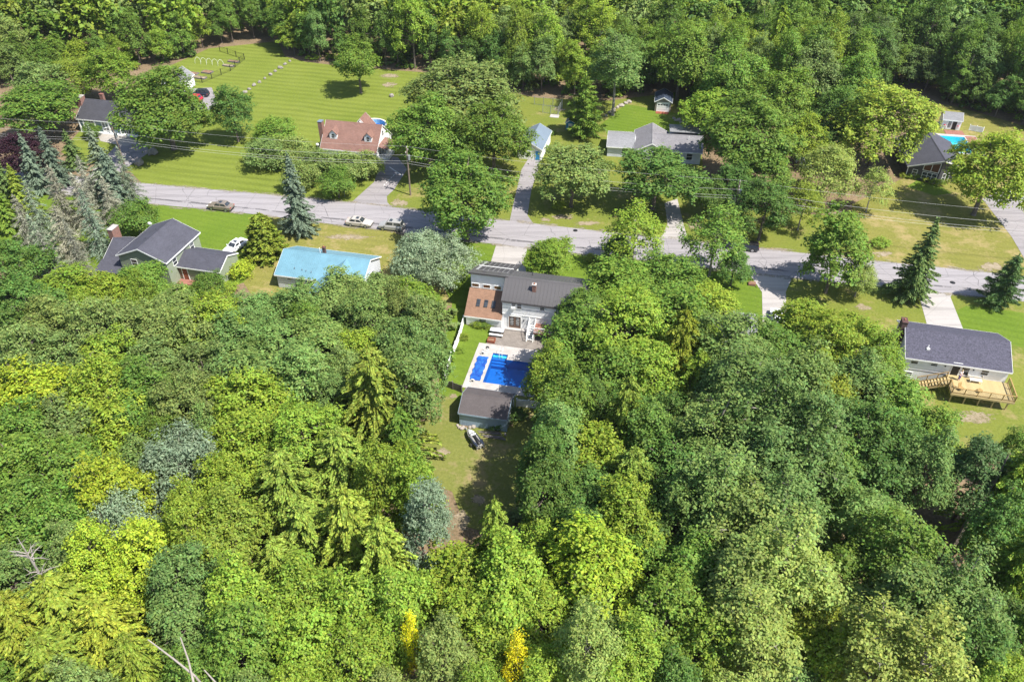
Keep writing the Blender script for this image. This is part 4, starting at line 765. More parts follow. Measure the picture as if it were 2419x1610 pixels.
m = MB().bx(-.8, -.01, -8.8, 1.0, .03, .09).bx(7.01, 9.5, -8.8, 1.0, .03, .09).bx(-.01, 7.01, .01, 1.0, .03, .09).bx(-.01, 7.01, -8.8, -8.01, .03, .09); tag(m.build('pool_deck', 'concrete', None, (*gp, 0), -10.5), kind='structure')
MB().bx(3.6, 7.4, 1.01, 3.3, .03, .085).build('patio', 'red_brick_paving', None, (*gp, 0), -10.5)['kind'] = 'structure'; MB().bx(7.3, 9.4, -5, .6, .095, .11).build('patio', 'red_brick_paving', None, (*gp, 0), -10.5)['kind'] = 'structure'
px, py = un(2221, 304); ps = empty('shed', (px, py, 0), GA - 2, 'white pool shed with grey roof and open double door', 'shed')
wallblock(ps, 0, 3.8, 0, 3, 2.2, 3.2, 'x', 'white_siding'); gable_roof(ps, 0, 3.8, 0, 3, 2.2, 3.2, 'x', 'pale_shingle', .25, .12); door(ps, 1.5, 0, .05, .9, 1.9, 'f', 'trim', glass='glass'); door(ps, 2.5, 0, .05, .85, 1.9, 'f', 'black_plastic')
for x in (.6, 3.3):
    o = MB().bx(x - .25, x + .25, -.22, -.004, .75, .92).build('window_box', 'trim', ps); MB().blob((x, -.13, .98), (.24, .12, .12), int(x * 10), 2, .2).build('flowers', 'paint_red', o)
fence('fence', [un(2288, 308), un(2320, 314)], 1.2, 'vinyl', 'low white fence next to the white pool shed', 1.4)
# house between the trees beside the white house (L)
lx, ly = un(1783, 742, 2.6); lx, ly = frame((lx, ly), GA)(-10.25, -7.3); l_ = empty('house', (lx, ly, 0), GA, 'pale grey-roofed house mostly hidden in the trees by the concrete driveway', 'house')
wallblock(l_, 0, 10, 0, 7, 2.6, 4.2, 'x', 'pale_siding'); gable_roof(l_, 0, 10, 0, 7, 2.6, 4.2, 'x', 'pale_shingle', .3, .25); window(l_, 3, 0, 1, 1, 1, 'f'); window(l_, 7, 0, 1, 1, 1, 'f')
# ================================================================== vehicles (front = +x)
def car(kind, px, py, yaw, paint, label, name='car', cat='car', scale=1., xy=None):
    x, y = xy or un(px, py, .5); root = empty(name, (x, y, .06), yaw, label, cat); root.scale = (scale,) * 3
    P = dict(sedan=dict(L=4.7, W=.89, hood=.88, belt=.95, H=1.42, a=.95, b=.25, c=-1.15, d=-1.75, wb=1.38, tail=.98),
             suv=dict(L=4.7, W=.93, hood=1.05, belt=1.12, H=1.75, a=1.05, b=.45, c=-1.85, d=-2.2, wb=1.4, tail=1.1),
             hatch=dict(L=3.7, W=.82, hood=.9, belt=.98, H=1.5, a=.85, b=.3, c=-1.2, d=-1.7, wb=1.18, tail=1.0),
             pickup=dict(L=5.6, W=.98, hood=1.12, belt=1.18, H=1.85, a=1.15, b=.6, c=-.85, d=-1.1, wb=1.75, tail=1.2))[kind]
    L, W, H, bt = P['L'], P['W'], P['H'], P['belt']; h = L / 2
    def rg(x, w, zb, zs, zt): return [Vector((x, -w * .9, zb)), Vector((x, -w, zb + .15)), Vector((x, -w, zs)), Vector((x, -w * .86, zt)), Vector((x, w * .86, zt)), Vector((x, w, zs)), Vector((x, w, zb + .15)), Vector((x, w * .9, zb))]
    hz = P['hood']
    MB().loft([rg(-h, W * .86, .42, .72, .8), rg(-h + .12, W * .96, .28, .8, P['tail'] - .04), rg(-h + .7, W, .22, .82, P['tail']), rg(P['c'], W, .2, .86, bt), rg(P['b'], W, .2, .86, bt), rg(P['a'] + .05, W, .2, .84, bt - .02), rg(h - .75, W * .98, .22, .78, hz - .06), rg(h - .2, W * .9, .28, .68, hz - .2), rg(h, W * .78, .4, .58, .64)]).build('body', paint, root, smooth=False)
    wt = W * .74; wb = W * .87
    A_, B_, C_, D_ = (P[k] for k in 'abcd')
    cab = [[(A_, -wb, bt - .02), (A_, wb, bt - .02), (D_, wb, bt - .02), (D_, -wb, bt - .02)], [(B_, -wt, H), (B_, wt, H), (C_, wt, H), (C_, -wt, H)]]
    MB().loft([[Vector(p) for p in r] for r in cab]).build('cabin', paint, root)
    def glass(nm, q, i0=.12, i1=.14, out=.012):
        a, b, c, d = (Vector(p) for p in q); n = (b - a).cross(d - a).normalized(); cc = (a + b + c + d) / 4
        if n.dot(cc - Vector((cc.x * .6, 0, .8))) < 0: n = -n
        f = lambda s, t: (a * (1 - s) + b * s) * (1 - t) + (d * (1 - s) + c * s) * t + n * out
        MB().add([f(i0, i1), f(1 - i0, i1), f(1 - i0, 1 - i1), f(i0, 1 - i1)], [(0, 1, 2, 3)]).build(nm, 'glass', root)
    lo, hi = cab
    glass('windscreen', (lo[0], lo[1], hi[1], hi[0]), .06, .08); glass('rear_window', (lo[2], lo[3], hi[3], hi[2]), .1, .12)
    for s in (0, 1):
        l0, l1 = (lo[0], lo[3]) if s == 0 else (lo[1], lo[2]); u0, u1 = (hi[0], hi[3]) if s == 0 else (hi[1], hi[2]); mid = lambda p, q, t: tuple(p[i] * (1 - t) + q[i] * t for i in range(3))
        if kind == 'pickup': glass('side_window', (l0, l1, u1, u0), .1, .12)
        else:
            glass('side_window', (l0, mid(l0, l1, .5), mid(u0, u1, .46), u0), .09, .14); glass('side_window', (mid(l0, l1, .5), l1, u1, mid(u0, u1, .46)), .09, .14)
    if kind in ('sedan', 'suv'): MB().bx(B_ - .75, B_ - .2, -.38, .38, H + .002, H + .012).build('sunroof', 'glass', root)
    if kind == 'pickup': MB().bx(-h + .15, P['d'] - .05, -W * .78, W * .78, P['tail'] + .01, P['tail'] + .04).build('bed_cover', 'black_plastic', root)
    r = .33 if kind in ('sedan', 'hatch') else .38
    for sx in (-1, 1):
        for sy in (-1, 1):
            cx = sx * P['wb']; o = MB().tube((cx, sy * (W - .2), r - .05), (cx, sy * (W + .015), r - .05), r, r, 16).build('wheel', 'tyre', root); MB().tube((cx, sy * (W + .016), r - .05), (cx, sy * (W + .028), r - .05), r * .62, r * .58, 12).build('rim', 'rim', o)
    for s in (-1, 1):
        MB().bx(h - .3, h - .06, s * W * .66 - .17, s * W * .66 + .17, .56, .7).build('headlight', 'lamp', root); MB().bx(-h - .005, -h + .2, s * W * .74 - .13, s * W * .74 + .13, .7, .86).build('tail_light', 'red_light', root)
        MB().bx(A_ - .25, A_ - .08, s * (W + .1) - .08, s * (W + .1) + .08, bt, bt + .13).build('side_mirror', paint, root)
    MB().bx(h - .06, h + .03, -W * .7, W * .7, .32, .48).build('front_bumper', 'black_plastic', root); MB().bx(-h - .04, -h + .06, -W * .78, W * .78, .34, .5).build('rear_bumper', 'black_plastic', root)
    return root
car('sedan', 521, 488, 168, 'paint_bronze', 'bronze-brown sedan parked alone along the grassy road edge', scale=1.02)
car('sedan', 849, 526, -12, 'paint_silver', 'silver-beige sedan parked at the road edge by the dry lawn')
car('suv', 925, 535, 168, 'paint_pewter', 'pewter four-wheel-drive wagon parked nose to nose with the silver sedan', scale=.98)
car('sedan', 556, 583, -118, 'paint_white', 'white sedan parked on the lawn next to the sage green garage')
car('suv', 472, 222, 172, 'paint_navy', 'dark navy wagon parked on the pad beside the red hatchback', scale=.92)
car('hatch', 460, 234, 165, 'paint_red', 'small bright red hatchback parked on the asphalt pad')
car('suv', 0, 0, 78, 'paint_black', 'black wagon parked beside the white garage on the pale driveway', xy=J(1.6, 11.2))
car('pickup', 1752, 581, 168, 'paint_navy', 'dark pickup truck with covered bed half hidden behind the birch', name='pickup_truck', cat='truck')
car('sedan', 1836, 752, 82, 'paint_white', 'white car on the concrete driveway half hidden by bushes')
car('suv', 1903, 392, -70, 'paint_white', 'white wagon half hidden under the pale grey-green tree', scale=.95)
car('sedan', 2412, 464, 160, 'paint_white', 'white sedan on the wide driveway beside the dark house')
# ================================================================== poles and wires
POLES = [un(299, 404), un(970, 461), un(1725, 546)]
v0 = Vector(POLES[1]) - Vector(POLES[0]); v1 = Vector(POLES[2]) - Vector(POLES[1])
POLES = [tuple(Vector(POLES[0]) - v0)] + POLES + [tuple(Vector(POLES[2]) + v1)]
PL = ['', 'wooden utility pole with grey transformer in front of the slate-blue house', 'wooden utility pole with transformer at the mouth of the asphalt driveway', 'wooden utility pole braced by guy wires behind the tall birch', 'wooden utility pole at the far end of the wires beside the road']
tops = []
for k, (x, y) in enumerate(POLES):
    ang = -12
    if k in (1, 2, 3):
        p = empty('utility_pole', (x, y, 0), ang, PL[k], 'utility pole', 'utility poles'); MB().tube((0, 0, 0), (0, 0, 9.6), .17, .12, 10).build('pole', 'pole_wood', p)
        MB().bx(-.05, .05, -.75, .75, 8.75, 8.88).build('crossarm', 'pole_wood', p)
        for yy in (-.65, .65, 0): MB().tube((0, yy, 8.88 if yy else 9.6), (0, yy, 9.1 if yy else 9.85), .05, .03, 6).build('insulator', 'ceramic', p)
        MB().tube((.34, 0, 7.2), (.34, 0, 8.1), .24, .24, 10).build('transformer', 'galv', p)
        if k == 3:
            for q in ((1.6, -1.4), (2.6, -.4)): MB().tube((0, 0, 7.6), (-q[0], q[1] - 1.5, 0), .015, .015, 4).build('guy_wire', 'wire', p)
        if k == 1: MB().path([Vector((0, 0, 9.0)), Vector((-.5, -.6, 9.3)), Vector((-.9, -1.1, 9.3))], [.04, .035, .03], 5).bx(-1.15, -.8, -1.3, -1.0, 9.2, 9.32).build('street_light', 'galv', p)
    tops.append((x, y))
SP = ['beyond the dying spruces', 'between the slate-blue house and the asphalt driveway', 'over the big oak and the round maple', 'past the birch towards the dark house']
for k in range(4):
    for hgt, nm, yy in ((9.8, 'highest thin', 0), (8.2, 'middle', .2), (7.0, 'lower', .15), (6.5, 'lowest thick', .1)):
        a, b = Vector((*tops[k], hgt)), Vector((*tops[k + 1], hgt)); pts = []
        for i in range(15): t = i / 14; p = a.lerp(b, t); p.z -= (1.1 if hgt < 9 else .7) * 4 * t * (1 - t); p.y -= yy; pts.append(p)
        tag(MB().path(pts, [.011 if hgt > 9 else .015] * 15, 4).build('overhead_wire', 'wire'), f'{nm} overhead wire {SP[k]}', 'wire')
# ================================================================== stones, garden, small things
for k, (x, y) in enumerate([(605 + a / 3.891, b / 3.891) for a, b in ((310, 567), (265, 597), (225, 631), (175, 661), (135, 692), (80, 727), (30, 762))] + [(601, 203), (589, 212), (579, 220)]): rock(x, y, .4 + .18 * (k * 7 % 5) / 4, 60 + k, f'grey boulder, {ORDW[k]} from the woods in the row across the mown lawn', 'row of lawn boulders')
rock(362, 364, 1.15, 80, 'large angular boulder on the lawn under the front oak'); rock(330, 388, 1.05, 81, 'rounded grey boulder at the lawn corner by the asphalt drive'); rock(925, 229, .65, 82, 'single grey boulder on the mown lawn near the big oak')
for k in range(9): t = k / 8; rock(1432 + 50 * t + (k % 3) * 2, 275 - 32 * t ** .7, .4 + .1 * (k % 3), 90 + k, f'pale stone, {ORDW[k]} from the pine in the curved garden edging', 'garden edging stones', 'rock_pale', 'stone')
for k in range(8): t = k / 7; rock(1592 + 38 * t, 281 + 16 * t + (k % 2) * 3, .35 + .1 * (k % 3), 110 + k, f'stone, {ORDW[k]} from the tan shed in the rough yard edging', 'edging stones by the shed', 'rock_pale', 'stone')
for k, (x, y, w, d) in enumerate(((445, 174, 5.5, 1.4), (472, 185, 3.4, 1.3), (490, 172, 2.6, 1.6), (540, 157, 3.0, 1.0), (552, 147, 3.0, 1.0))):
    bx_, by_ = un(x, y); g = empty('garden_bed', (bx_, by_, 0), GA - 6, f'raised wooden vegetable bed, {ORDW[k]} from the white garage in the fenced garden', 'garden bed', 'vegetable beds')
    MB().bx(-w / 2, w / 2, -d / 2, -d / 2 + .08, 0, .35).bx(-w / 2, w / 2, d / 2 - .08, d / 2, 0, .35).bx(-w / 2, -w / 2 + .08, -d / 2 + .08, d / 2 - .08, 0, .35).bx(w / 2 - .08, w / 2, -d / 2 + .08, d / 2 - .08, 0, .35).build('bed_frame', 'grey_wood', g); MB().bx(-w / 2 + .08, w / 2 - .08, -d / 2 + .08, d / 2 - .08, 0, .3).build('soil', 'bare_earth' if k % 2 else 'soil', g)
for k in range(5):
    x, y = un(468 + k * 13.5, 149 + k * 1.5); tag(MB().path([Vector((.75 * math.cos(a), 0, 1.5 * math.sin(a))) for a in [math.pi * i / 10 for i in range(11)]], [.03] * 11, 5).build('garden_hoop', 'ceramic', None, (x, y, 0), 35), f'white plastic hoop, {ORDW[4 - k]} from the row of boulders in the vegetable garden', 'hoop', 'garden hoops')
fence('wire_fence', [un(416, 184), un(478, 196), un(545, 168), un(578, 141), un(520, 122)], 1.4, 'black_plastic', 'thin dark wire fence around the vegetable garden', 3.0, False)
fence('dog_kennel', [un(1262, 247), un(1328, 254), un(1318, 272), un(1282, 266)], 1.8, 'galv', 'chain-link dog run at the edge of the woods', 2.4, False, 'galv', 'kennel')
tag(MB().bx(-1, 1, -.8, .8, 0, .08).build('stone_slab', 'concrete', None, (*un(1310, 275), .02), GA), 'square pale slab lying in the grass by the dog run', 'slab')
hx, hy = un(1347, 308); ph = empty('playhouse', (hx, hy, 0), GA, 'small blue playhouse tucked behind the pine', 'playhouse'); wallblock(ph, -1, 1, 0, 2, 1.7, 2.4, 'y', 'blue_plastic'); gable_roof(ph, -1, 1, 0, 2, 1.7, 2.4, 'y', 'grey_shingle', .15, .1, .06); door(ph, 0, 0, .02, .7, 1.4, 'f', 'trim')
cx, cy = un(1945, 316); cl = empty('clothes_rack', (cx, cy, 0), 0, 'metal clothes-drying frame under the trees', 'clothes rack')
for s in (-1, 1): MB().tube((s * .6, 0, 0), (s * .35, .2, 2.2), .03, .03, 5).build('leg', 'galv', cl)
MB().tube((-1.1, .2, 2.25), (1.1, .2, 2.15), .03, .03, 5).tube((-1.0, .5, 2.2), (1.1, .5, 2.12), .03, .03, 5).build('crossbar', 'galv', cl)
px_, py_ = un(1908, 302); pp = empty('paddling_pool', (px_, py_, 0), 0, 'round turquoise paddling pool glimpsed between the trees', 'paddling pool')
MB().loft([[Vector((math.cos(a) * r, math.sin(a) * r, z)) for a in [6.2832 * i / 20 for i in range(20)]] for r, z in ((1.9, 0), (2.0, .6), (1.85, .62), (1.8, .1))], False).build('pool_wall', 'awning_teal', pp); MB().add([(math.cos(a) * 1.84, math.sin(a) * 1.84, .5) for a in [6.2832 * i / 20 for i in range(20)]], [tuple(range(20))]).build('pool_water', 'liner_turquoise', pp)
mb = empty('mailbox', (*un(815, 464), 0), -12, 'mailbox on a post at the lawn edge by the asphalt drive', 'mailbox'); MB().bx(-.05, .05, -.05, .05, 0, 1.05).build('post', 'grey_wood', mb); MB().prism([(-.1, -.25, 1.05), (.1, -.25, 1.05), (.1, -.25, 1.2), (.05, -.25, 1.27), (-.05, -.25, 1.27), (-.1, -.25, 1.2)], (0, .5, 0)).build('box', 'black_plastic', mb)
pb_ = empty('planter', (*un(1776, 672), .02), GA, 'square brick planter on the small bright lawn', 'planter'); MB().bx(-.55, .55, -.45, .45, 0, .35).build('planter_wall', 'brick', pb_); MB().bx(-.45, .45, -.35, .35, .35, .38).build('soil', 'soil', pb_)
for x, y, l in ((1359, 545, 'drain grate at the road edge by the sandy verge'), (2250, 668, 'round manhole cover in the middle of the road')):
    tag(MB().tube((0, 0, 0), (0, 0, .012), .42, .42, 14).build('manhole_cover', 'black_plastic', None, (*un(x, y), .062)), l, 'manhole cover')
# ================================================================== trees
rng = np.random.default_rng(11)
def unit(n):
    v = rng.normal(size=(n, 3)); return v / np.linalg.norm(v, axis=1, keepdims=True)
def cards(c, nrm, ln, wd, along=None):
    """one rhombic leaf spray per centre: c (n,3), face normal nrm, half length / half width"""
    n = len(c); t = unit(n) if along is None else along + .25 * unit(n); t = t - (t * nrm).sum(1, keepdims=True) * nrm; t /= np.linalg.norm(t, axis=1, keepdims=True) + 1e-9
    b = np.cross(nrm, t); L = ln[:, None]; Wd = wd[:, None]; bend = nrm * (L * .18)
    return np.stack([c - t * L - bend, c + b * Wd, c + t * L - bend, c - b * Wd], 1)
def quadmesh(name, Q, mat, col=None):
    n = len(Q); me = bpy.data.meshes.new(name); me.vertices.add(n * 4); me.vertices.foreach_set('co', Q.reshape(-1).astype(np.float32)); me.loops.add(n * 4); me.loops.foreach_set('vertex_index', np.arange(n * 4, dtype=np.int32))
    me.polygons.add(n); me.polygons.foreach_set('loop_start', np.arange(0, n * 4, 4, dtype=np.int32)); me.polygons.foreach_set('loop_total', np.full(n, 4, np.int32))
    if col is not None:
        a = me.attributes.new('tint', 'FLOAT_COLOR', 'FACE'); a.data.foreach_set('color', np.concatenate([col, np.ones((n, 1))], 1).reshape(-1).astype(np.float32))
    me.update(); me.validate(); me.materials.append(MT[mat]); return me
def broad(H, Rr, zb, clumps=64, sprays=13, leaves=12, size=.2, shape=.8, airy=0., cr=.21):
    """crown: an uneven envelope carrying leafy clumps -> sprays -> leaves; returns quads and the limbs' ends"""
    zc = (zb + H) / 2; hh = (H - zb) / 2; ph = rng.uniform(0, 6.28, 8); ce = []; k = 0
    def env(d):
        a = math.atan2(d[1], d[0]); return 1 + .20 * math.sin(2 * a + ph[0]) * (1 - abs(d[2])) + .15 * math.sin(3 * a + ph[1] + 2 * d[2]) + .13 * math.sin(5 * d[2] + ph[2] + a) + .10 * math.sin(7 * a + ph[3] - 4 * d[2])
    while len(ce) < clumps and k < 3000:
        k += 1; d = unit(1)[0]
        if d[2] < -.55: continue
        f = env(d) * rng.uniform(.58, .98) ** .7 * .86; taper = 1 - .4 * shape * max(0, d[2]) ** 1.5
        p = np.array([d[0] * Rr * f * taper, d[1] * Rr * f * taper, zc + d[2] * hh * f]); r = Rr * cr * rng.uniform(.65, 1.3)
        if all(np.linalg.norm(p - q) > .52 * (r + s) for q, s in ce): ce.append((p, r))
    Q = []
    for p, r in ce:
        ns = max(5, int(sprays * (r / (Rr * cr)) ** 1.6 * rng.uniform(.8, 1.2))); d = unit(ns); out = (p - np.array([0, 0, zc - hh * .35])) * np.array([1, 1, 1.2]); out /= np.linalg.norm(out) + 1e-6
        d = d + out * .45 + np.array([0, 0, .15]); d /= np.linalg.norm(d, axis=1, keepdims=True); rad = r * rng.uniform(.35, 1.25, ns)
        sc_ = p + d * rad[:, None] * np.array([1.1, 1.1, .78]); sr = rng.uniform(.26, .62, ns) * (Rr / 4.2) ** .4
        nl = rng.integers(max(4, leaves - 4), leaves + 5, ns); idx = np.repeat(np.arange(ns), nl); m = len(idx)
        o = rng.normal(size=(m, 3)) * .55; o -= out * (o @ out)[:, None] * .4; o[:, 2] -= .1
        c = sc_[idx] + o * sr[idx][:, None] * (1 + airy)
        n = d[idx] * .55 + out * .35 + unit(m) * .6 + np.array([0, 0, .7]); n /= np.linalg.norm(n, axis=1, keepdims=True)
        L = size * rng.uniform(.55, 1.3, m); Q.append(cards(c, n, L, L * rng.uniform(.42, .72, m)))
    Q = np.concatenate(Q); Q[..., 2] = np.maximum(Q[..., 2], .2); return Q, ce[::3][:26]
def trunk_mesh(name, H, ce, r0, mat='bark', n=7, stop=.75):
    m = MB(); top = Vector((rng.uniform(-.3, .3), rng.uniform(-.3, .3), H * stop)); mid = Vector((top.x * .3, top.y * .3, H * stop * .45))
    m.path([Vector((0, 0, -.1)), Vector((0, 0, .25)), mid, top], [r0 * 1.5, r0, r0 * .75, r0 * .25], n)
    for p, r in ce:
        p = Vector(p); t = min(.95, max(.25, (p.z - r * 1.2) / (H * stop))); s = mid * (t / .45) if t < .45 else mid.lerp(top, (t - .45) / .55); k = s.lerp(p, .5) + Vector((0, 0, -.25)); e = p + (p - s).normalized() * r * .55
        m.path([s, k, p, e], [r0 * .4, r0 * .3, r0 * .18, r0 * .06], 5)
        for j in range(3):
            d = Vector(unit(1)[0]) * r * .8; d.z = abs(d.z) * .6; m.path([p, p + d], [r0 * .13, r0 * .04], 4)
    me = bpy.data.meshes.new(name); me.from_pydata(m.v, [], m.f); me.update(); me.materials.append(MT[mat]); return me
def conifer(H, Rr, zb=.06, dens=1., droop=.35, power=.9, size=.3, flat=.5, irregular=.12, tier=.42, wd=.4, sides=(-1, 0, 1, -.5, .5)):
    Q = []; z = H * zb; br = []
    while z < H * .985:
        t = (z / H - zb) / (1 - zb); r = Rr * (1 - t) ** power * (1 + .1 * math.sin(z * 5)) + .12; nb = max(4, int(9 * dens * (.45 + .55 * (1 - t)))); ph = rng.uniform(0, 6.28)
        for b in range(nb):
            a = ph + 6.283 * b / nb + rng.normal() * .22; rr = r * rng.uniform(1 - irregular * 2.2, 1 + irregular); ns = max(3, int(rr / (size * .40))); s = (np.arange(ns) + rng.uniform(.3, .8)) / ns
            dirv = np.array([math.cos(a), math.sin(a), 0]); side = np.array([-math.sin(a), math.cos(a), 0]); z0 = z + rng.normal() * tier * .3
            up = .22 * rr * (1 - t) ** .3
            pz = z0 + up * s - droop * rr * s ** 2; base = dirv[None] * (s * rr)[:, None]; base[:, 2] = pz
            br.append(((0, 0, z0), tuple(dirv * rr * .8 + np.array([0, 0, z0 + up * .8 - droop * rr * .64]))))
            for sd in sides:
                off = side[None] * sd * (size * .55 + .42 * rr * (1 - s) * .5)[:, None] * rng.uniform(.6, 1.3, ns)[:, None]; c = base + off; c[:, 2] -= abs(sd) * .12 * rr * .5 + rng.uniform(0, .08, ns)
                al = dirv[None] * 1. + side[None] * sd * .8 + np.array([0, 0, -droop * 1.0])[None] * s[:, None] * 1.3
                n = np.array([0, 0, 1.])[None] * flat + dirv[None] * .35 + unit(ns) * .55; n /= np.linalg.norm(n, axis=1, keepdims=True); L = size * rng.uniform(.75, 1.3, ns)
                Q.append(cards(c, n, L, L * wd, np.repeat(al[:1], ns, 0)))
        z += tier * rng.uniform(.75, 1.2) * (1 if t < .75 else .7)
    c = np.array([[rng.normal() * .05, rng.normal() * .05, H - .25 + .12 * k] for k in range(5)]); Q.append(cards(c, unit(5), np.full(5, .3), np.full(5, .1), np.tile([0, 0, 1.], (5, 1))))
    return np.concatenate(Q), br
def contrunk(name, H, r0, br, mat='bark', keep=3, rb=.03):
    m = MB().path([Vector((0, 0, -.1)), Vector((0, 0, H * .5)), Vector((0, 0, H * .97))], [r0, r0 * .6, .03], 7)
    for k, (a, b) in enumerate(br):
        if k % keep == 0: m.path([Vector(a), Vector(b)], [rb, rb * .3], 3)
    me = bpy.data.meshes.new(name); me.from_pydata(m.v, [], m.f); me.update(); me.materials.append(MT[mat]); return me
PROTO = {}
def addp(kind, H, Rr, crown, trunk, zc, rad=None): PROTO.setdefault(kind, []).append((H, Rr, crown, trunk, zc))
def bp(kind, n, H, Rr, zb, clumps, sprays, leaves, size, shape, airy, cr, r0, zc, bark='bark', stop=.75):
    for _ in range(n):
        Q, ce = broad(H, Rr, zb, clumps, sprays, leaves, size, shape, airy, cr); addp(kind, H, Rr, quadmesh('crown', Q, 'leaf'), trunk_mesh('trunk', H, ce, r0, bark, stop=stop), zc)
bp('maple', 6, 13, 4.3, 1.9, 78, 13, 13, .175, .75, .1, .21, .24, 7.6)
bp('oak', 3, 14, 5.6, 1.4, 130, 13, 13, .185, .4, .1, .17, .32, 7.8)
bp('poplar', 5, 15, 3.3, 3.4, 70, 13, 13, .14, 1.0, .2, .22, .18, 9.6, 'pale_bark', .9)
bp('birch', 2, 12, 3.4, 1.2, 60, 9, 11, .15, .9, .45, .22, .14, 6.8, 'pale_bark', .92)
bp('edge', 4, 11, 3.6, .3, 74, 13, 12, .175, .7, .1, .22, .18, 5.6)
bp('fruit', 2, 6, 3.2, .6, 70, 11, 12, .14, .3, .25, .21, .16, 3.4)
bp('willow', 2, 9, 4.2, 1.0, 84, 12, 13, .14, .4, .35, .19, .2, 5.0, 'twig')
bp('shrub', 3, 2.2, 1.3, .1, 30, 7, 9, .09, .2, 0, .3, .04, 1.1, 'bark', .6)
for k in range(3):                                     # hemlocks: feathery, drooping, uneven
    H, Rr = 14, 4.6; Q, br = conifer(H, Rr, .12, 2.1, .36, .5, .21, .5, .36, .44, .46, (-.8, 0, .8)); addp('hemlock', H, Rr, quadmesh('crown', Q, 'needle'), contrunk('trunk', H, .22, br), 8.6)
for k in range(2):
    H, Rr = 13, 2.9; Q, br = conifer(H, Rr, .05, 1.4, .3, .85, .18, .6, .28, .38, .36, (-.8, 0, .8)); addp('spruce', H, Rr, quadmesh('crown', Q, 'needle'), contrunk('trunk', H, .2, br), 5.6)
for k in range(1):
    H, Rr = 12, 3.6; Q, br = conifer(H, Rr, .08, .9, .1, .6, .36, .2, .2, .75, .2); addp('pine', H, Rr, quadmesh('crown', Q, 'needle'), contrunk('trunk', H, .22, br, keep=2, rb=.05), 6.0)
for k in range(2):                                     # dying spruces: mostly bare twigs
    H, Rr = 11, 2.7; Q, br = conifer(H, Rr, .05, .8, .5, .8, .26, .3, .25, .5, .16); Q = Q[rng.random(len(Q)) < .5]; addp('dying', H, Rr, quadmesh('crown', Q, 'needle'), contrunk('trunk', H, .16, br, 'dead_wood', 1, .045), 4.8)
H, Rr = 9, 2.9; Q, br = conifer(H, Rr, .03, 1.5, .1, .5, .24, .2, .1, .36, .5); addp('arborvitae', H, Rr, quadmesh('crown', Q, 'needle'), contrunk('trunk', H, .2, br, keep=9), 3.9)
PAL = dict(g1=((.145, .235, .034), 'mid green'), g1b=((.158, .245, .062), 'blue-green'), g2=((.108, .192, .036), 'dark green'), g3=((.215, .305, .034), 'yellow-green'), g4=((.290, .375, .032), 'bright lime-green'), ol=((.185, .250, .066), 'olive green'),
           g5=((.24, .30, .175), 'silver grey-green'), sp=((.175, .230, .155), 'silvery blue-green'), hm=((.240, .315, .048), 'pale yellow-green'), yl=((.70, .66, .02), 'golden yellow'), pu=((.05, .02, .03), 'dark purple'), gy=((.25, .255, .19), 'grey-brown'), py=((.235, .300, .068), 'yellowish grey-green'), dc=((.115, .185, .055), 'deep green'), oy=((.235, .295, .036), 'olive yellow'))
trees = []
KN = dict(edge='broadleaf_tree', maple='broadleaf_tree', oak='oak_tree', poplar='poplar_tree', birch='birch_tree', fruit='fruit_tree', willow='willow_tree', shrub='shrub', hemlock='hemlock_tree', spruce='spruce_tree', pine='pine_tree', dying='dying_spruce', arborvitae='arborvitae_tree')
KW = dict(edge='leafy edge tree', maple='broadleaf tree', oak='spreading oak tree', poplar='tall poplar tree', birch='airy birch tree', fruit='low fruit tree', willow='willow tree', shrub='shrub', hemlock='feathery hemlock tree', spruce='conical spruce tree', pine='soft-needled pine tree', dying='dying spruce', arborvitae='dense arborvitae tree')
cnt = {}
def plant(x, y, kind, colr, rad, h, label=None, group=None, vari=None):
    P = PROTO[kind]; i = cnt.get(kind, 0) if vari is None else vari; cnt[kind] = cnt.get(kind, 0) + 1
    H, Rr, crown, trunk, zc = P[i % len(P)]; c0 = PAL[colr][0]; j = rnd.uniform(.84, 1.18); w = rnd.uniform(-.07, .07)
    root = empty(KN[kind], (x, y, 0), rnd.uniform(0, 360), label, 'shrub' if kind == 'shrub' else 'tree', group); root.scale = (rad / Rr, rad / Rr, h / H)
    for nm, me in (('trunk', trunk), ('crown', crown)):
        o = bpy.data.objects.new(nm, me); link(o, root)
        if nm == 'crown': o.color = (c0[0] * j * (1 + w), c0[1] * j, c0[2] * j * (1 - w), 1)
    trees.append((x, y, rad, h, zc / H)); return root
def tree(dx, dy, r, kind, colr, h=None, label=None, group=None, area=None, vari=None):
    """dx, dy: middle of the crown in the picture, r: its half width there; the crown's middle height sets the distance"""
    P = PROTO[kind][0]; h = h or P[0] * rnd.uniform(.92, 1.08); r *= 1.15 if kind == 'hemlock' else 1.; zc = P[4] * h / P[0]; x, y = un(dx * DK, dy * DK, zc); s = pr(x, y, zc)[2]
    if label is None: label = f'{PAL[colr][1]} {KW[kind]} {area}'; group = f'{PAL[colr][1]} {KW[kind]}s {area}'
    return plant(x, y, kind, colr, r * DK / s, h, label, group, vari)
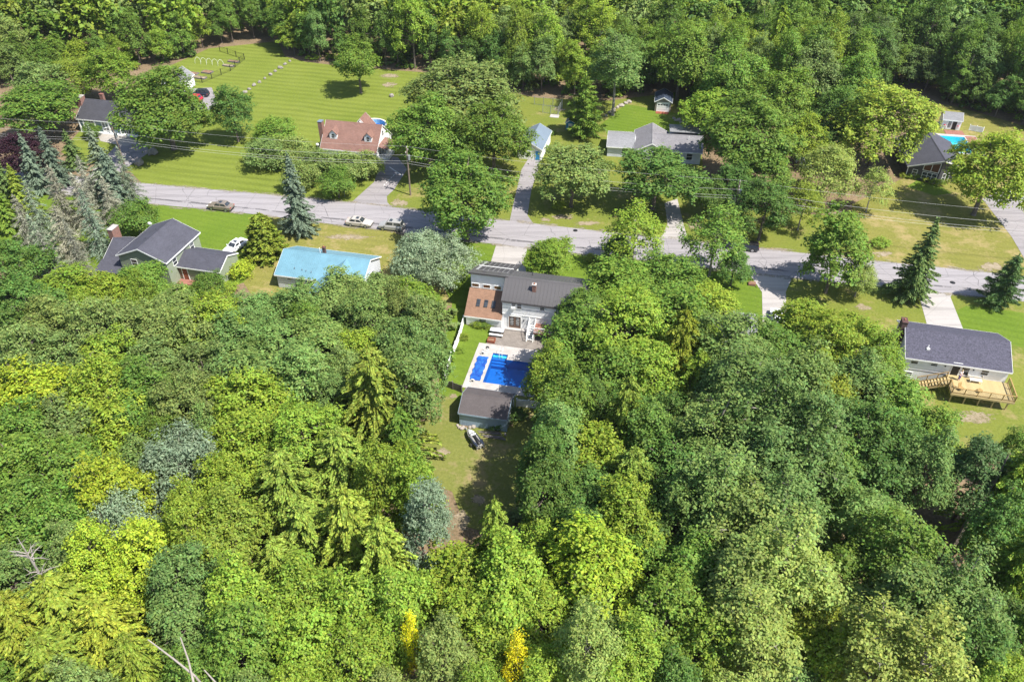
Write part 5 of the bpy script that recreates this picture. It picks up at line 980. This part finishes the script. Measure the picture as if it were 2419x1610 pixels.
# --- trees of the yards and the street
for a in ((85, 245, 92, 'maple', 'g1', 12, 'large round maple beside the slate-blue house chimney'), (38, 352, 62, 'maple', 'pu', 9, 'dark purple-leaved maple behind the spruces'),
          (372, 242, 106, 'oak', 'g1', 17, 'big spreading oak in front of the slate-blue house'), (532, 252, 50, 'maple', 'g2', 12, 'narrow dark green maple standing free on the striped lawn'), (822, 140, 54, 'maple', 'g1', 13, 'lone round oak standing in the middle of the mown lawn'),
          (1062, 225, 128, 'oak', 'ol', 18, 'tallest oak beside the slate-blue roofed garage'), (985, 305, 92, 'oak', 'g1', 15, 'broad dark oak hanging over the asphalt driveway'), (1135, 312, 82, 'oak', 'g1', 15, 'broad oak hanging over the slate-blue garage roof'),
          (1070, 445, 112, 'oak', 'g1', 16, 'big green oak beside the road by the silver willow'), (965, 590, 66, 'willow', 'g5', 9, 'silver willow leaning over the dry lawn'), (1035, 605, 66, 'willow', 'g5', 9, 'silver willow next to the white house wall'),
          (1266, 588, 60, 'maple', 'g3', 7, 'compact bushy maple in front of the charcoal metal roof'), (1318, 395, 84, 'maple', 'ol', 12, 'olive maple at the corner of the long narrow driveway'), (1512, 400, 94, 'maple', 'g2', 12, 'round dense dark maple in front of the grey-roofed house'),
          (1345, 245, 52, 'pine', 'g1', 13, 'soft conical pine behind the olive maple'), (1462, 532, 68, 'birch', 'g3', 12, 'yellow-green birch overhanging the road by the bright lawn strip'), (1648, 545, 72, 'birch', 'g1', 13, 'tall birch with pale trunk in front of the pickup truck'),
          (1762, 475, 68, 'maple', 'g2', 11, 'dark maple next to the guyed utility pole'), (1718, 320, 110, 'oak', 'g1', 17, 'huge green oak behind the guyed utility pole'), (1905, 395, 72, 'willow', 'py', 11, 'pale grey-green tree covering the white wagon'),
          (2032, 280, 106, 'oak', 'oy', 17, 'big golden-green maple left of the dark house roof'), (1928, 578, 78, 'edge', 'g1', 15, 'thick dark cedar standing astride the road edge'), (2118, 610, 54, 'spruce', 'dc', 14, 'dark conical fir beside the road by the ranch house drive'),
          (2318, 645, 48, 'pine', 'dc', 9, 'sparse dark pine at the road edge above the ranch lawn'), (2282, 390, 98, 'oak', 'g3', 16, 'big light green maple shading the dark house'), (680, 460, 42, 'spruce', 'sp', 15, 'tall silvery spruce standing between the road and the dry lawn'),
          (606, 548, 50, 'arborvitae', 'oy', 8, 'huge rounded yellow-green cedar next to the sky-blue roof'), (310, 500, 48, 'fruit', 'g1', 6, 'bushy green tree behind the sage green house chimney'), (478, 655, 36, 'fruit', 'g1', 4.5, 'small round tree in front of the sage green garage'),
          (1625, 262, 56, 'maple', 'g3', 11, 'bright yellow-green maple close by the tan shed'), (1800, 245, 84, 'oak', 'g1', 17, 'broad green oak over the turquoise paddling pool'), (1690, 185, 84, 'oak', 'g1', 18, 'wide crowned oak behind the tan shed yard'), (1850, 320, 56, 'maple', 'g3', 11, 'light green maple beside the pale grey-green tree'), (1880, 180, 70, 'oak', 'ol', 18, 'olive oak behind the golden-green maple'), (1760, 390, 66, 'maple', 'g1', 12, 'green maple crowding the guyed utility pole'), (1690, 420, 52, 'maple', 'g2', 10, 'dark maple between the huge oak and the guyed pole'), (1945, 318, 50, 'maple', 'g2', 10, 'dark tree filling the shade under the golden-green maple'), (1925, 270, 62, 'oak', 'g2', 14, 'dark oak behind the metal clothes-drying frame'), (1960, 200, 66, 'oak', 'g1', 17, 'green oak rising behind the golden-green maple'), (1570, 130, 74, 'oak', 'g1', 18, 'tall oak standing over the tan shed'), (1420, 140, 66, 'poplar', 'g1b', 19, 'tall poplar rising behind the soft pine'), (90, 60 + 130, 62, 'maple', 'ol', 12, 'olive tree rising behind the slate-blue house'), (170, 175, 58, 'willow', 'oy', 10, 'yellowish tree beside the brick chimneys of the slate-blue house'), (245, 165, 60, 'maple', 'g3', 12, 'light green tree right behind the slate-blue roof'), (210, 300, 22, 'fruit', 'g1', 3.2, 'low spreading apple tree at the slate-blue house corner'),
          (2010, 430, 40, 'birch', 'py', 9, 'thin sparse birch at the edge of the dry lawn'), (1850, 470, 48, 'birch', 'oy', 9, 'yellowish thicket birch beside the thick dark cedar'), (1640, 450, 40, 'maple', 'g2', 8, 'dark bush tree beneath the guyed utility pole'), (1980, 640, 40, 'willow', 'py', 6, 'pale bush at the foot of the thick dark cedar'), (1420, 575, 38, 'maple', 'g2', 7, 'dark understorey tree beside the yellow-green birch'), (1690, 610, 42, 'maple', 'g2', 7, 'dark understorey tree below the tall birch')):
    tree(*a[:5], h=a[5], label=a[6])
for a in ((632, 300, 56, 'fruit', 'g1'), (610, 350, 50, 'fruit', 'ol'), (680, 345, 50, 'fruit', 'ol'), (735, 375, 46, 'fruit', 'ol'), (795, 380, 50, 'fruit', 'ol'), (775, 420, 40, 'fruit', 'g1'), (845, 375, 34, 'fruit', 'ol'), (690, 400, 40, 'fruit', 'ol')): tree(*a, h=5.5, area='in the thicket before the red-roofed house')
for a in ((75, 385, 34, 'spruce', 'sp', 12), (120, 370, 32, 'spruce', 'sp', 12), (235, 385, 42, 'spruce', 'sp', 14), (20, 440, 40, 'spruce', 'dc', 11), (50, 455, 40, 'spruce', 'oy', 11), (260, 425, 40, 'spruce', 'sp', 12), (0, 480, 40, 'spruce', 'g1', 10), (165, 350, 28, 'spruce', 'dc', 8)): tree(*a[:5], h=a[5], area='in the dense clump at the road corner')
for a in ((90, 500, 46), (140, 460, 44), (190, 470, 46), (150, 540, 48), (215, 520, 46), (255, 470, 40), (95, 570, 44), (60, 520, 42), (200, 420, 36), (295, 420, 34), (120, 610, 40), (180, 590, 36)): tree(a[0], a[1], a[2], 'dying', 'gy' if rnd.random() < .55 else 'sp', rnd.uniform(9, 12), area='in the dense clump at the road corner')
tree(30, 610, 72, 'maple', 'g2', 11, area='by the fallen spruces')
# shrubs
GS = [(2131, 419), (2146, 421), (2167, 422), (2186, 429), (2203, 435), (2220, 439), (2234, 431)]
for k, (x, y) in enumerate(GS): p = un(x, y); plant(*p, 'shrub', 'g3' if k % 3 else 'oy', .75 + .2 * (k % 3 == 2), 1.0 + .3 * (k % 3 == 2), 'clipped round shrub along the dark house wall', 'clipped shrubs by the dark house')
for x, y, r, h, c, l in ((572, 650, 2.1, 2.4, 'g4', 'bright lime shrub at the sage green garage corner'), (1128, 770, 1.0, 1.0, 'g3', 'leafy perennial clump under the sunroom wall'), (1142, 771, 1.0, 1.1, 'g1', 'dense green clump under the sunroom window'), (1152, 773, .8, .8, 'oy', 'yellowish clump at the sunroom corner'), (1398, 615, 1.4, .9, 'oy', 'low yellow-green daylily clump by the road'), (1320, 494, 1.3, 1.5, 'g4', 'small lime shrub under the olive maple'), (1291, 357, 1.0, 1.3, 'g1', 'small bush against the slate-blue roofed garage'), (1440, 395, 1.3, 1.2, 'g1', 'low bush before the grey-roofed house'), (500, 692, 1.1, 1.4, 'g1', 'small bush by the weathered board fence'), (1094, 800, .9, .8, 'oy', 'straggly yellowish weeds along the white fence'), (1088, 830, .7, .6, 'g3', 'green weeds along the white fence'), (2080, 580, 1.6, 1.2, 'g3', 'low shrub at the sandy road edge'), (1172, 1000, 1.6, 1.1, 'g2', 'dark shrub growing against the blue shed wall'), (1302, 318, 1.0, .9, 'g1', 'low garden shrub beside the slate-blue garage'), (540, 690, 1.5, 1.6, 'g3', 'shrub behind the weathered board fence'), (1218, 985, 1.4, 1.4, 'g2', 'dark shrub at the shed corner')):
    p = un(x, y); plant(*p, 'shrub', c, r, h, l)
# --- the woods in front of the houses, tree by tree where a crown stands out
AL = 'in the woods before the sage green house'; AR = 'in the woods beside the pool'
FL = [(330, 650, 55, 'maple', 'g1', 8), (250, 690, 68, 'maple', 'g3', 9), (150, 680, 70, 'maple', 'g3', 10), (60, 710, 70, 'maple', 'g2'), (400, 720, 62, 'maple', 'ol', 9), (500, 760, 60, 'maple', 'g3'), (590, 730, 60, 'maple', 'g1b', 9), (690, 720, 64, 'maple', 'g1b', 10), (790, 680, 62, 'maple', 'ol', 9), (880, 680, 60, 'maple', 'ol', 9), (950, 700, 55, 'maple', 'g3', 9), (850, 740, 60, 'maple', 'g1b'), (975, 750, 55, 'maple', 'ol'),
      (30, 790, 60, 'maple', 'g2'), (130, 780, 78, 'oak', 'ol'), (240, 785, 80, 'oak', 'ol'), (345, 795, 80, 'oak', 'ol'), (450, 800, 80, 'oak', 'ol'), (545, 815, 72, 'maple', 'g1b'), (640, 800, 72, 'maple', 'g1b'), (740, 800, 74, 'maple', 'g1b'), (940, 800, 62, 'maple', 'g1b'), (985, 850, 50, 'maple', 'g1b'),
      (60, 860, 75, 'oak', 'ol'), (165, 860, 80, 'oak', 'ol'), (265, 855, 70, 'maple', 'g3'), (375, 865, 80, 'oak', 'ol'), (475, 880, 75, 'oak', 'ol'), (575, 890, 80, 'maple', 'g1b'), (690, 880, 80, 'maple', 'g1b'), (935, 890, 68, 'maple', 'g1b'), (860, 900, 92, 'hemlock', 'hm', 17),
      (15, 920, 60, 'maple', 'oy'), (100, 930, 88, 'maple', 'g4'), (245, 920, 70, 'maple', 'g3'), (345, 930, 70, 'maple', 'g1'), (445, 950, 80, 'oak', 'ol'), (560, 950, 84, 'maple', 'g3'), (655, 945, 75, 'maple', 'g3'), (60, 1010, 72, 'maple', 'g1'), (170, 1010, 80, 'maple', 'ol'), (285, 1005, 80, 'maple', 'g3'), (570, 1030, 80, 'maple', 'g3'), (700, 1010, 76, 'maple', 'g3'), (925, 1010, 52, 'hemlock', 'g1'),
      (412, 1085, 104, 'willow', 'g5', 13), (60, 1095, 80, 'maple', 'g1'), (165, 1105, 80, 'maple', 'g1'), (270, 1150, 74, 'maple', 'g4'), (525, 1120, 62, 'maple', 'g3'), (660, 1120, 84, 'hemlock', 'hm'), (785, 1060, 84, 'hemlock', 'hm'), (880, 1110, 60, 'maple', 'g3'), (960, 1150, 55, 'maple', 'g3'), (985, 1210, 55, 'poplar', 'g5'), (60, 1195, 80, 'maple', 'g1'), (155, 1205, 76, 'maple', 'g1'),
      (300, 1225, 66, 'willow', 'g5', 13), (225, 1300, 60, 'maple', 'g4'), (335, 1290, 70, 'maple', 'g4'), (540, 1230, 74, 'maple', 'oy'), (440, 1230, 58, 'maple', 'g3'), (705, 1230, 82, 'hemlock', 'hm'), (805, 1220, 84, 'hemlock', 'hm'), (885, 1290, 84, 'hemlock', 'hm'), (645, 1310, 72, 'hemlock', 'hm'), (425, 1345, 72, 'maple', 'g1b'), (440, 1445, 78, 'maple', 'g1b'), (560, 1400, 80, 'maple', 'g3'),
      (150, 1400, 96, 'hemlock', 'oy'), (50, 1440, 92, 'hemlock', 'oy'), (250, 1450, 92, 'hemlock', 'oy'), (130, 1530, 96, 'hemlock', 'oy'), (320, 1530, 80, 'hemlock', 'oy'), (560, 1500, 76, 'maple', 'g1'), (700, 1390, 80, 'maple', 'g3'), (705, 1500, 84, 'maple', 'g3'), (825, 1420, 80, 'maple', 'g3'), (830, 1520, 76, 'maple', 'g3'), (925, 1400, 70, 'maple', 'g3'), (952, 1490, 28, 'birch', 'yl'), (1060, 1345, 88, 'maple', 'g3'), (1175, 1355, 86, 'maple', 'g3'), (1100, 1450, 80, 'maple', 'g3'), (1025, 1520, 64, 'maple', 'ol'), (1190, 1540, 42, 'birch', 'yl'), (1140, 1245, 56, 'hemlock', 'hm'), (1240, 1430, 70, 'maple', 'g3')]
FR = [(1270, 870, 58, 'maple', 'g3', 11), (1335, 790, 72, 'maple', 'g1', 12), (1345, 715, 55, 'maple', 'g1', 9), (1435, 665, 78, 'maple', 'g1', 11), (1535, 650, 72, 'maple', 'g1', 11), (1450, 760, 80, 'maple', 'g3'), (1545, 740, 78, 'maple', 'g1'), (1620, 710, 66, 'maple', 'g3', 9), (1405, 870, 80, 'maple', 'g1'), (1300, 940, 70, 'maple', 'g1', 16), (1252, 1072, 52, 'maple', 'g2', 17), (1500, 860, 70, 'maple', 'g3'), (1565, 800, 60, 'hemlock', 'oy'), (1600, 880, 62, 'hemlock', 'g3'), (1440, 960, 66, 'hemlock', 'hm'), (1285, 1020, 58, 'maple', 'g1b', 16), (1380, 1060, 80, 'maple', 'g3'), (1500, 1020, 70, 'maple', 'g2'), (1255, 1130, 66, 'maple', 'g2', 16), (1335, 1165, 80, 'maple', 'g2'), (1450, 1110, 78, 'hemlock', 'hm'), (1560, 1090, 80, 'maple', 'g2'),
      (1650, 1010, 78, 'poplar', 'g1b'), (1700, 885, 78, 'poplar', 'g1b'), (1765, 965, 80, 'poplar', 'g1b'), (1680, 800, 76, 'poplar', 'g1b'), (1780, 815, 72, 'maple', 'g1'), (1850, 750, 66, 'maple', 'g3', 9), (1905, 810, 72, 'maple', 'g3'), (1965, 800, 74, 'maple', 'g3', 11), (2025, 830, 56, 'birch', 'g3', 12), (1845, 890, 74, 'maple', 'g1b'), (1905, 940, 60, 'maple', 'oy'), (1965, 905, 70, 'maple', 'g1b'), (2060, 945, 78, 'maple', 'g1', 11), (2130, 1000, 66, 'maple', 'g1', 10), (1980, 1015, 75, 'maple', 'g2'), (1855, 1025, 80, 'poplar', 'g1b'), (1750, 1085, 84, 'poplar', 'g1b'), (1900, 1110, 80, 'maple', 'g2'), (2020, 1085, 78, 'maple', 'g2'), (2125, 1090, 60, 'maple', 'g1b'), (1650, 1145, 80, 'poplar', 'g1b'), (1560, 1195, 80, 'maple', 'g2'), (1445, 1200, 78, 'maple', 'g3'), (1705, 1235, 88, 'poplar', 'py'), (1800, 1185, 80, 'poplar', 'g1b'),
      (1372, 1325, 104, 'maple', 'g4', 15), (1600, 1330, 78, 'maple', 'g1'), (1540, 1420, 80, 'maple', 'g1'), (1705, 1350, 90, 'poplar', 'py'), (1800, 1320, 88, 'poplar', 'py'), (1850, 1430, 68, 'maple', 'oy'), (1725, 1455, 88, 'poplar', 'py'), (1620, 1490, 80, 'maple', 'g3'), (1455, 1530, 72, 'maple', 'g3'), (1350, 1500, 64, 'poplar', 'py'), (1980, 1205, 80, 'maple', 'g1b'), (2070, 1290, 84, 'poplar', 'g1'), (1960, 1330, 76, 'maple', 'g1'), (2085, 1405, 88, 'poplar', 'g1b'), (2185, 1390, 76, 'poplar', 'g1b'), (2200, 1490, 80, 'maple', 'g2'), (2250, 1090, 66, 'maple', 'dc', 13), (2335, 1120, 70, 'hemlock', 'g3'), (2335, 1310, 74, 'hemlock', 'g3'), (2300, 1230, 60, 'maple', 'g2'), (2340, 1040, 40, 'maple', 'g1', 8), (2005, 1500, 88, 'poplar', 'py'), (2120, 1535, 88, 'poplar', 'py'), (1900, 1530, 80, 'maple', 'g3'), (1250, 1560, 70, 'maple', 'g3'), (1330, 1240, 50, 'maple', 'g2')]
for L_, ar_ in ((FL, AL), (FR, AR)):
    for a in L_: tree(a[0], a[1], a[2] * (1.16 if a[3] in ('maple', 'poplar', 'oak') else 1), *a[3:5], h=a[5] if len(a) > 5 else PROTO[a[3]][0][0] * rnd.uniform(.86, 1.2) * (1.22 if a[3] == 'poplar' else 1), area=ar_)
# --- fill the remaining gaps of those woods with slimmer trees
def inside(p, poly):
    x, y = p; c = False; j = len(poly) - 1
    for i in range(len(poly)):
        (xi, yi), (xj, yj) = poly[i], poly[j]
        if (yi > y) != (yj > y) and x < (xj - xi) * (y - yi) / (yj - yi) + xi: c = not c
        j = i
    return c
WL = [(-160, 660), (200, 655), (330, 640), (420, 715), (560, 715), (640, 690), (770, 650), (900, 650), (1020, 720), (1030, 850), (960, 1000), (950, 1110), (1040, 1230), (1180, 1270), (1180, 1700), (-160, 1700)]
WR = [(1240, 830), (1290, 730), (1360, 650), (1500, 635), (1600, 690), (1690, 760), (1850, 730), (2030, 780), (2060, 880), (2160, 970), (2180, 1060), (2110, 1150), (2090, 1240), (2180, 1300), (2250, 1330), (2420, 1260), (2520, 1300), (2520, 1700), (1180, 1700), (1180, 1270), (1210, 1100)]
EDGE = {'L': [('maple', 'g3'), ('maple', 'g1'), ('maple', 'ol'), ('maple', 'g1b')], 'R': [('maple', 'g1'), ('maple', 'g2'), ('poplar', 'g1b'), ('maple', 'g3'), ('poplar', 'py')]}
for key, poly, n_try in (('L', WL, 2600), ('R', WR, 2600)):
    for _ in range(n_try):
        u, v = rnd.uniform(min(p[0] for p in poly), max(p[0] for p in poly)), rnd.uniform(640, 1690); h = rnd.uniform(9.5, 12.5); kind, colr = rnd.choice(EDGE[key]); P = PROTO[kind][0]; zc = P[4] * h / P[0]
        x, y = un(u * DK, v * DK, zc); s = pr(x, y, zc)[2] / DK; r = rnd.uniform(2.4, 3.4)
        if not all(inside((u + math.cos(a) * r * s * .95, v + math.sin(a) * r * s * .95), poly) for a in (0, .8, 1.57, 2.36, 3.14, 3.93, 4.71, 5.5)): continue
        if any((x - t[0]) ** 2 + (y - t[1]) ** 2 < (.62 * (r + t[2])) ** 2 for t in trees): continue
        plant(x, y, kind, colr, r, h, f'slender {PAL[colr][1]} {KW[kind]} {AL if key == "L" else AR}', f'slender {PAL[colr][1]} {KW[kind]}s {AL if key == "L" else AR}')
# --- the woods behind the houses: the front ranks as single trees, what lies deeper as one mass
back = [(-200, 230), (0, 205), (120, 172), (260, 165), (400, 148), (470, 112), (560, 100), (640, 92), (665, 128), (760, 150), (900, 160), (1000, 162), (1120, 200), (1225, 218), (1400, 226), (1475, 212), (1490, 196), (1570, 196), (1605, 245), (1660, 285), (1800, 288), (1950, 262), (2010, 226), (2070, 200), (2125, 205), (2190, 238), (2270, 268), (2400, 305), (2560, 335)]
bl = [un(a * DK, b * DK) for a, b in back]; bpoly = bl + [(260, 330), (-260, 330)]
AB = [('in the woods behind the mown lawn', -400, 0), ('in the woods behind the grey roofs', 0, 70), ('in the shady woods behind the pool shed', 70, 400)]
for (ax, ay), (bx_, by_) in zip(bl[:-1], bl[1:]):
    L_ = math.hypot(bx_ - ax, by_ - ay); nn = max(1, round(L_ / 4.6))
    for k in range(nn):
        t = (k + rnd.uniform(.2, .8)) / nn; x, y = ax + (bx_ - ax) * t + rnd.uniform(-.6, .6), ay + (by_ - ay) * t + rnd.uniform(1.0, 3.4)
        if 78 < x and y > 175 and rnd.random() < .15: continue
        if any((x - q[0]) ** 2 + (y - q[1]) ** 2 < (.45 * (3 + q[2])) ** 2 for q in trees): continue
        ar_ = next(a for a, lo, hi in AB if lo <= x < hi); c = rnd.choice(['g1', 'g1b', 'g3', 'g2', 'g1'] if x < 70 else ['g2', 'dc', 'g1']); plant(x, y, 'edge', c, rnd.uniform(2.6, 4.0), rnd.uniform(8, 14.5), f"{PAL[c][1]} {KW['edge']} {ar_}", f"{PAL[c][1]} {KW['edge']}s {ar_}")
spots = []
def bd(x, y): return min(math.hypot(x - a, y - b) for a, b in bl)
for _ in range(16000):
    x, y = rnd.uniform(-215, 215), rnd.uniform(100, 282)
    if abs(x) > y * .66 + 22 or not inside((x, y), bpoly): continue
    r = rnd.uniform(3.3, 5.0)
    if any((x - a) ** 2 + (y - b) ** 2 < (.60 * (r + c)) ** 2 for a, b, c in spots) or any((x - t[0]) ** 2 + (y - t[1]) ** 2 < (.5 * (r + t[2])) ** 2 for t in trees): continue
    spots.append((x, y, r))
spots.sort(key=lambda s: s[1])
def bstyle(x, y):
    f = math.sin(x * .05 + 1.3) + math.sin(y * .07 + x * .02) + rnd.uniform(-1.1, 1.1)
    if x > 75: c = rnd.choice(['g2', 'g1', 'dc', 'g1b', 'g1'])
    elif f > .8: c = rnd.choice(['g3', 'ol', 'g3', 'oy'])
    elif f < -.9: c = rnd.choice(['g2', 'g1', 'g1b'])
    else: c = rnd.choice(['g1', 'g1', 'g3', 'ol', 'g1b'])
    k = rnd.random(); return ('maple' if k < .55 else 'poplar' if k < .78 else 'oak' if k < .88 else 'hemlock' if k < .94 else 'spruce'), c
NB = max(0, 500 - sum(1 for t in trees)); far = []
for x, y, r in spots:
    kind, c = bstyle(x, y); h = rnd.uniform(13.5, 20)
    if kind in ('maple', 'oak'): r *= 1.08
    ar_ = next(a for a, lo, hi in AB if lo <= x < hi)
    if NB > 0 and y < 245: plant(x, y, kind, c, r, h, f'{PAL[c][1]} {KW[kind]} {ar_}', f'{PAL[c][1]} {KW[kind]}s {ar_}'); NB -= 1
    else: far.append((x, y, r, h, c))
FP = [broad(13, 4.3, 2.4, 34, 4, 4, .56, .75, 0, .27) for _ in range(5)]
QS, CS = [], []
for i, (x, y, r, h, c) in enumerate(far):
    Q, ce = FP[i % 5]; a = rnd.uniform(0, 6.28); ca, sa = math.cos(a), math.sin(a); M_ = np.array([[ca, sa, 0], [-sa, ca, 0], [0, 0, 1]]); q = (Q @ M_) * np.array([r / 4.3, r / 4.3, h / 13]) + np.array([x, y, 0]); QS.append(q); j = rnd.uniform(.8, 1.2); CS.append(np.tile(np.array(PAL[c][0]) * j, (len(Q), 1)))
if QS:
    o = bpy.data.objects.new('far_woods', quadmesh('far_woods', np.concatenate(QS), 'leaf_far', np.concatenate(CS))); link(o); tag(o, 'distant mixed woods closing the view behind the lawns', 'woods', kind='stuff')
print('TREES', len(trees), 'far', len(far), 'objects', len(bpy.data.objects), 'proto quads', sum(len(p[2].polygons) for v in PROTO.values() for p in v), 'far quads', sum(len(q) for q in QS))
# low undergrowth on the woods floor: nobody could count it
US, UC = [], []; UP = [broad(1.5, 1.1, .05, 7, 4, 4, .24, .2, 0, .4)[0] for _ in range(4)]
wl, wr = [un(a * DK, b * DK) for a, b in WL], [un(a * DK, b * DK) for a, b in WR]; k = 0
for _ in range(14000):
    if k >= 1100: break
    x, y = rnd.uniform(-170, 170), rnd.uniform(34, 215)
    w_ = inside((x, y), bpoly) and abs(x) < y * .66 + 20; f_ = inside((x, y), wl) or inside((x, y), wr)
    if not (w_ or f_) or (w_ and bd(x, y) > 24): continue
    if inside((x, y), D((2075, 1160), (2140, 1150), (2200, 1290), (2100, 1260))): continue
    k += 1; q = UP[k % 4]; a = rnd.uniform(0, 6.28); ca, sa = math.cos(a), math.sin(a); sx_ = rnd.uniform(.8, 1.9); US.append((q @ np.array([[ca, sa, 0], [-sa, ca, 0], [0, 0, 1]])) * np.array([sx_, sx_, rnd.uniform(.6, 1.5)]) + np.array([x, y, 0])); c = rnd.choice(['g1', 'g2', 'g3', 'ol']); UC.append(np.tile(np.array(PAL[c][0]) * rnd.uniform(.7, 1.1), (len(q), 1)))
o = bpy.data.objects.new('undergrowth', quadmesh('undergrowth', np.concatenate(US), 'leaf_far', np.concatenate(UC))); link(o); tag(o, 'low green undergrowth covering the floor of the woods', 'undergrowth', kind='stuff')
print('undergrowth quads', sum(len(q) for q in US))
# ------------------------------------------------------------------ snags and fallen trunks
def snag(dx, dy, h, label, lean=(0, 0), seed=1, nb=16):
    x, y = un(dx * DK, dy * DK, h * .75); r = random.Random(seed); root = empty('dead_tree', (x, y, 0), 0, label, 'dead tree'); top = Vector((lean[0], lean[1], h)); MB().path([Vector((0, 0, -.1)), top * .5, top], [.22, .17, .05], 7).build('trunk', 'dead_wood', root)
    for k in range(nb):
        t = r.uniform(.45, .98); s = top * t; a = r.uniform(0, 6.28); L = r.uniform(1.0, 2.8) * (1.25 - t * .5); e = s + Vector((math.cos(a) * L, math.sin(a) * L, r.uniform(-.1, .7))); m_ = s.lerp(e, .55) + Vector((0, 0, .15)); b = MB().path([s, m_, e], [.06, .04, .012], 4)
        for j in range(3): e2 = m_ + Vector((r.uniform(-.7, .7), r.uniform(-.7, .7), r.uniform(-.1, .4))); b.path([m_, e2], [.025, .008], 3)
        b.build('branch', 'dead_wood', root)
snag(92, 1320, 15, 'bare white dead tree crown poking through yellow-green hemlocks', seed=3, nb=24)
for k, (a, b, lab) in enumerate((((340, 1470), (450, 1555), 'long pale fallen trunk slanting through the blue-green trees'), ((415, 1465), (445, 1568), 'pale fallen trunk lying beside the longer one'), ((470, 1540), (520, 1600), 'short pale trunk end sticking out of the foliage'))):
    A_, B_ = Vector((*un(a[0] * DK, a[1] * DK, 14.5), 14.5)), Vector((*un(b[0] * DK, b[1] * DK, 12), 12)); tag(MB().path([A_, A_.lerp(B_, .5) + Vector((.1, 0, -.1)), B_, B_ + (B_ - A_).normalized() * 6 + Vector((0, 0, -11))], [.045, .07, .09, .12], 8).build('fallen_log', 'dead_wood'), lab, 'log')
tx, ty = un(2180 * DK, 1275 * DK); lt = MB().path([Vector((0, 0, -.1)), Vector((1.6, 1.5, 5)), Vector((3.0, 2.6, 9)), Vector((3.6, 3.4, 12))], [.3, .25, .18, .06], 8)
tag(lt.build('leaning_tree', 'bark', None, (tx, ty, 0)), 'dark leaning tree trunk over the sunlit brown forest floor', 'tree trunk')
for k, (a, b) in enumerate((((2178, 232), (2208, 170)), ((2188, 238), (2235, 165)), ((2108, 160), (2118, 118)), ((2120, 158), (2135, 122)), ((2150, 165), (2165, 130)))):
    x, y = un(a[0] * DK, a[1] * DK); tag(MB().path([Vector((0, 0, -.1)), Vector((.6 + .3 * k % 2, .2, 5)), Vector((1.6, .4, 11))], [.2, .16, .08], 8).build('bare_tree', 'bark', None, (x, y, 0)), f'bare grey trunk, {ORDW[k]} from the white pool shed on the shady woods floor', 'tree trunk', 'bare trunks behind the pool shed')

# ------------------------------------------------------------------ tell look-alike trees apart by the landmark they stand nearest to
LM = [('the blue shed', (-3.6, 75)), ('the swimming pool', J(4, -9)), ('the white house', J(6, 3)), ('the ranch house deck', (62, 78)), ('the sage green house', (-57, 109)), ('the sky-blue roof', (-30, 106)), ('the parked watercraft', jp), ('the bare dead tree', un(92 * DK, 1320 * DK)), ('the concrete driveway', un(1830, 720)), ('the leaning dark trunk', (tx, ty)), ('the pale fallen logs', un(440 * DK, 1560 * DK)),
      ('the slate-blue house', un(240, 290)), ('the vegetable garden', un(500, 150)), ('the lone lawn oak', un(857, 208)), ('the red-roofed house', (-32, 151)), ('the dog run', un(1295, 258)), ('the tan shed', (fx, fy)), ('the white pool shed', (px, py)), ('the dark house', (gx, gy)), ('the grey-roofed house', (ex, ey)), ('the paddling pool', un(1908, 302)), ('the utility pole by the driveway', POLES[2]), ('the row of boulders', un(640, 175)), ('the daylily clump', un(1398, 615))]
ORD = ['closest', 'second closest', 'third closest', 'fourth closest', 'fifth closest', 'sixth closest', 'seventh closest', 'eighth closest', 'ninth closest', 'tenth closest', 'eleventh closest', 'twelfth closest']
grp = {}
for o in bpy.data.objects:
    if o.parent is None and o.get('category') in ('tree', 'shrub') and o.get('group'):
        nm, q = min(LM, key=lambda l: math.hypot(o.location.x - l[1][0], o.location.y - l[1][1])); grp.setdefault((o['label'].split(' in the ')[0].split(' by the ')[0].split(' along the ')[0], nm), []).append((math.hypot(o.location.x - q[0], o.location.y - q[1]), o))
for (lb, nm), L_ in grp.items():
    base = lb; L_.sort(key=lambda t: t[0])
    for k, (d_, o) in enumerate(L_): o['label'] = f'{base}, {ORD[k]} of its kind to {nm}' if k < len(ORD) else f'{base} in the depth of the woods beyond {nm}'
# ------------------------------------------------------------------ the thin summer haze lying over the whole place
hz = bpy.data.materials.new('haze_air'); hz.use_nodes = True; nt = hz.node_tree; nt.nodes.remove(nt.nodes['Principled BSDF']); pv_ = nt.nodes.new('ShaderNodeVolumePrincipled'); pv_.inputs['Density'].default_value = .00007; pv_.inputs['Color'].default_value = (.86, .92, 1, 1); pv_.inputs['Anisotropy'].default_value = .2
lk(nt, pv_.outputs[0], nt.nodes['Material Output'].inputs['Volume']); MT['haze_air'] = hz
ho = MB().bx(-1000, 1000, -160, 1600, -3, 76).build('haze', 'haze_air'); tag(ho, 'thin pale summer haze over the whole neighbourhood', 'haze', kind='stuff')
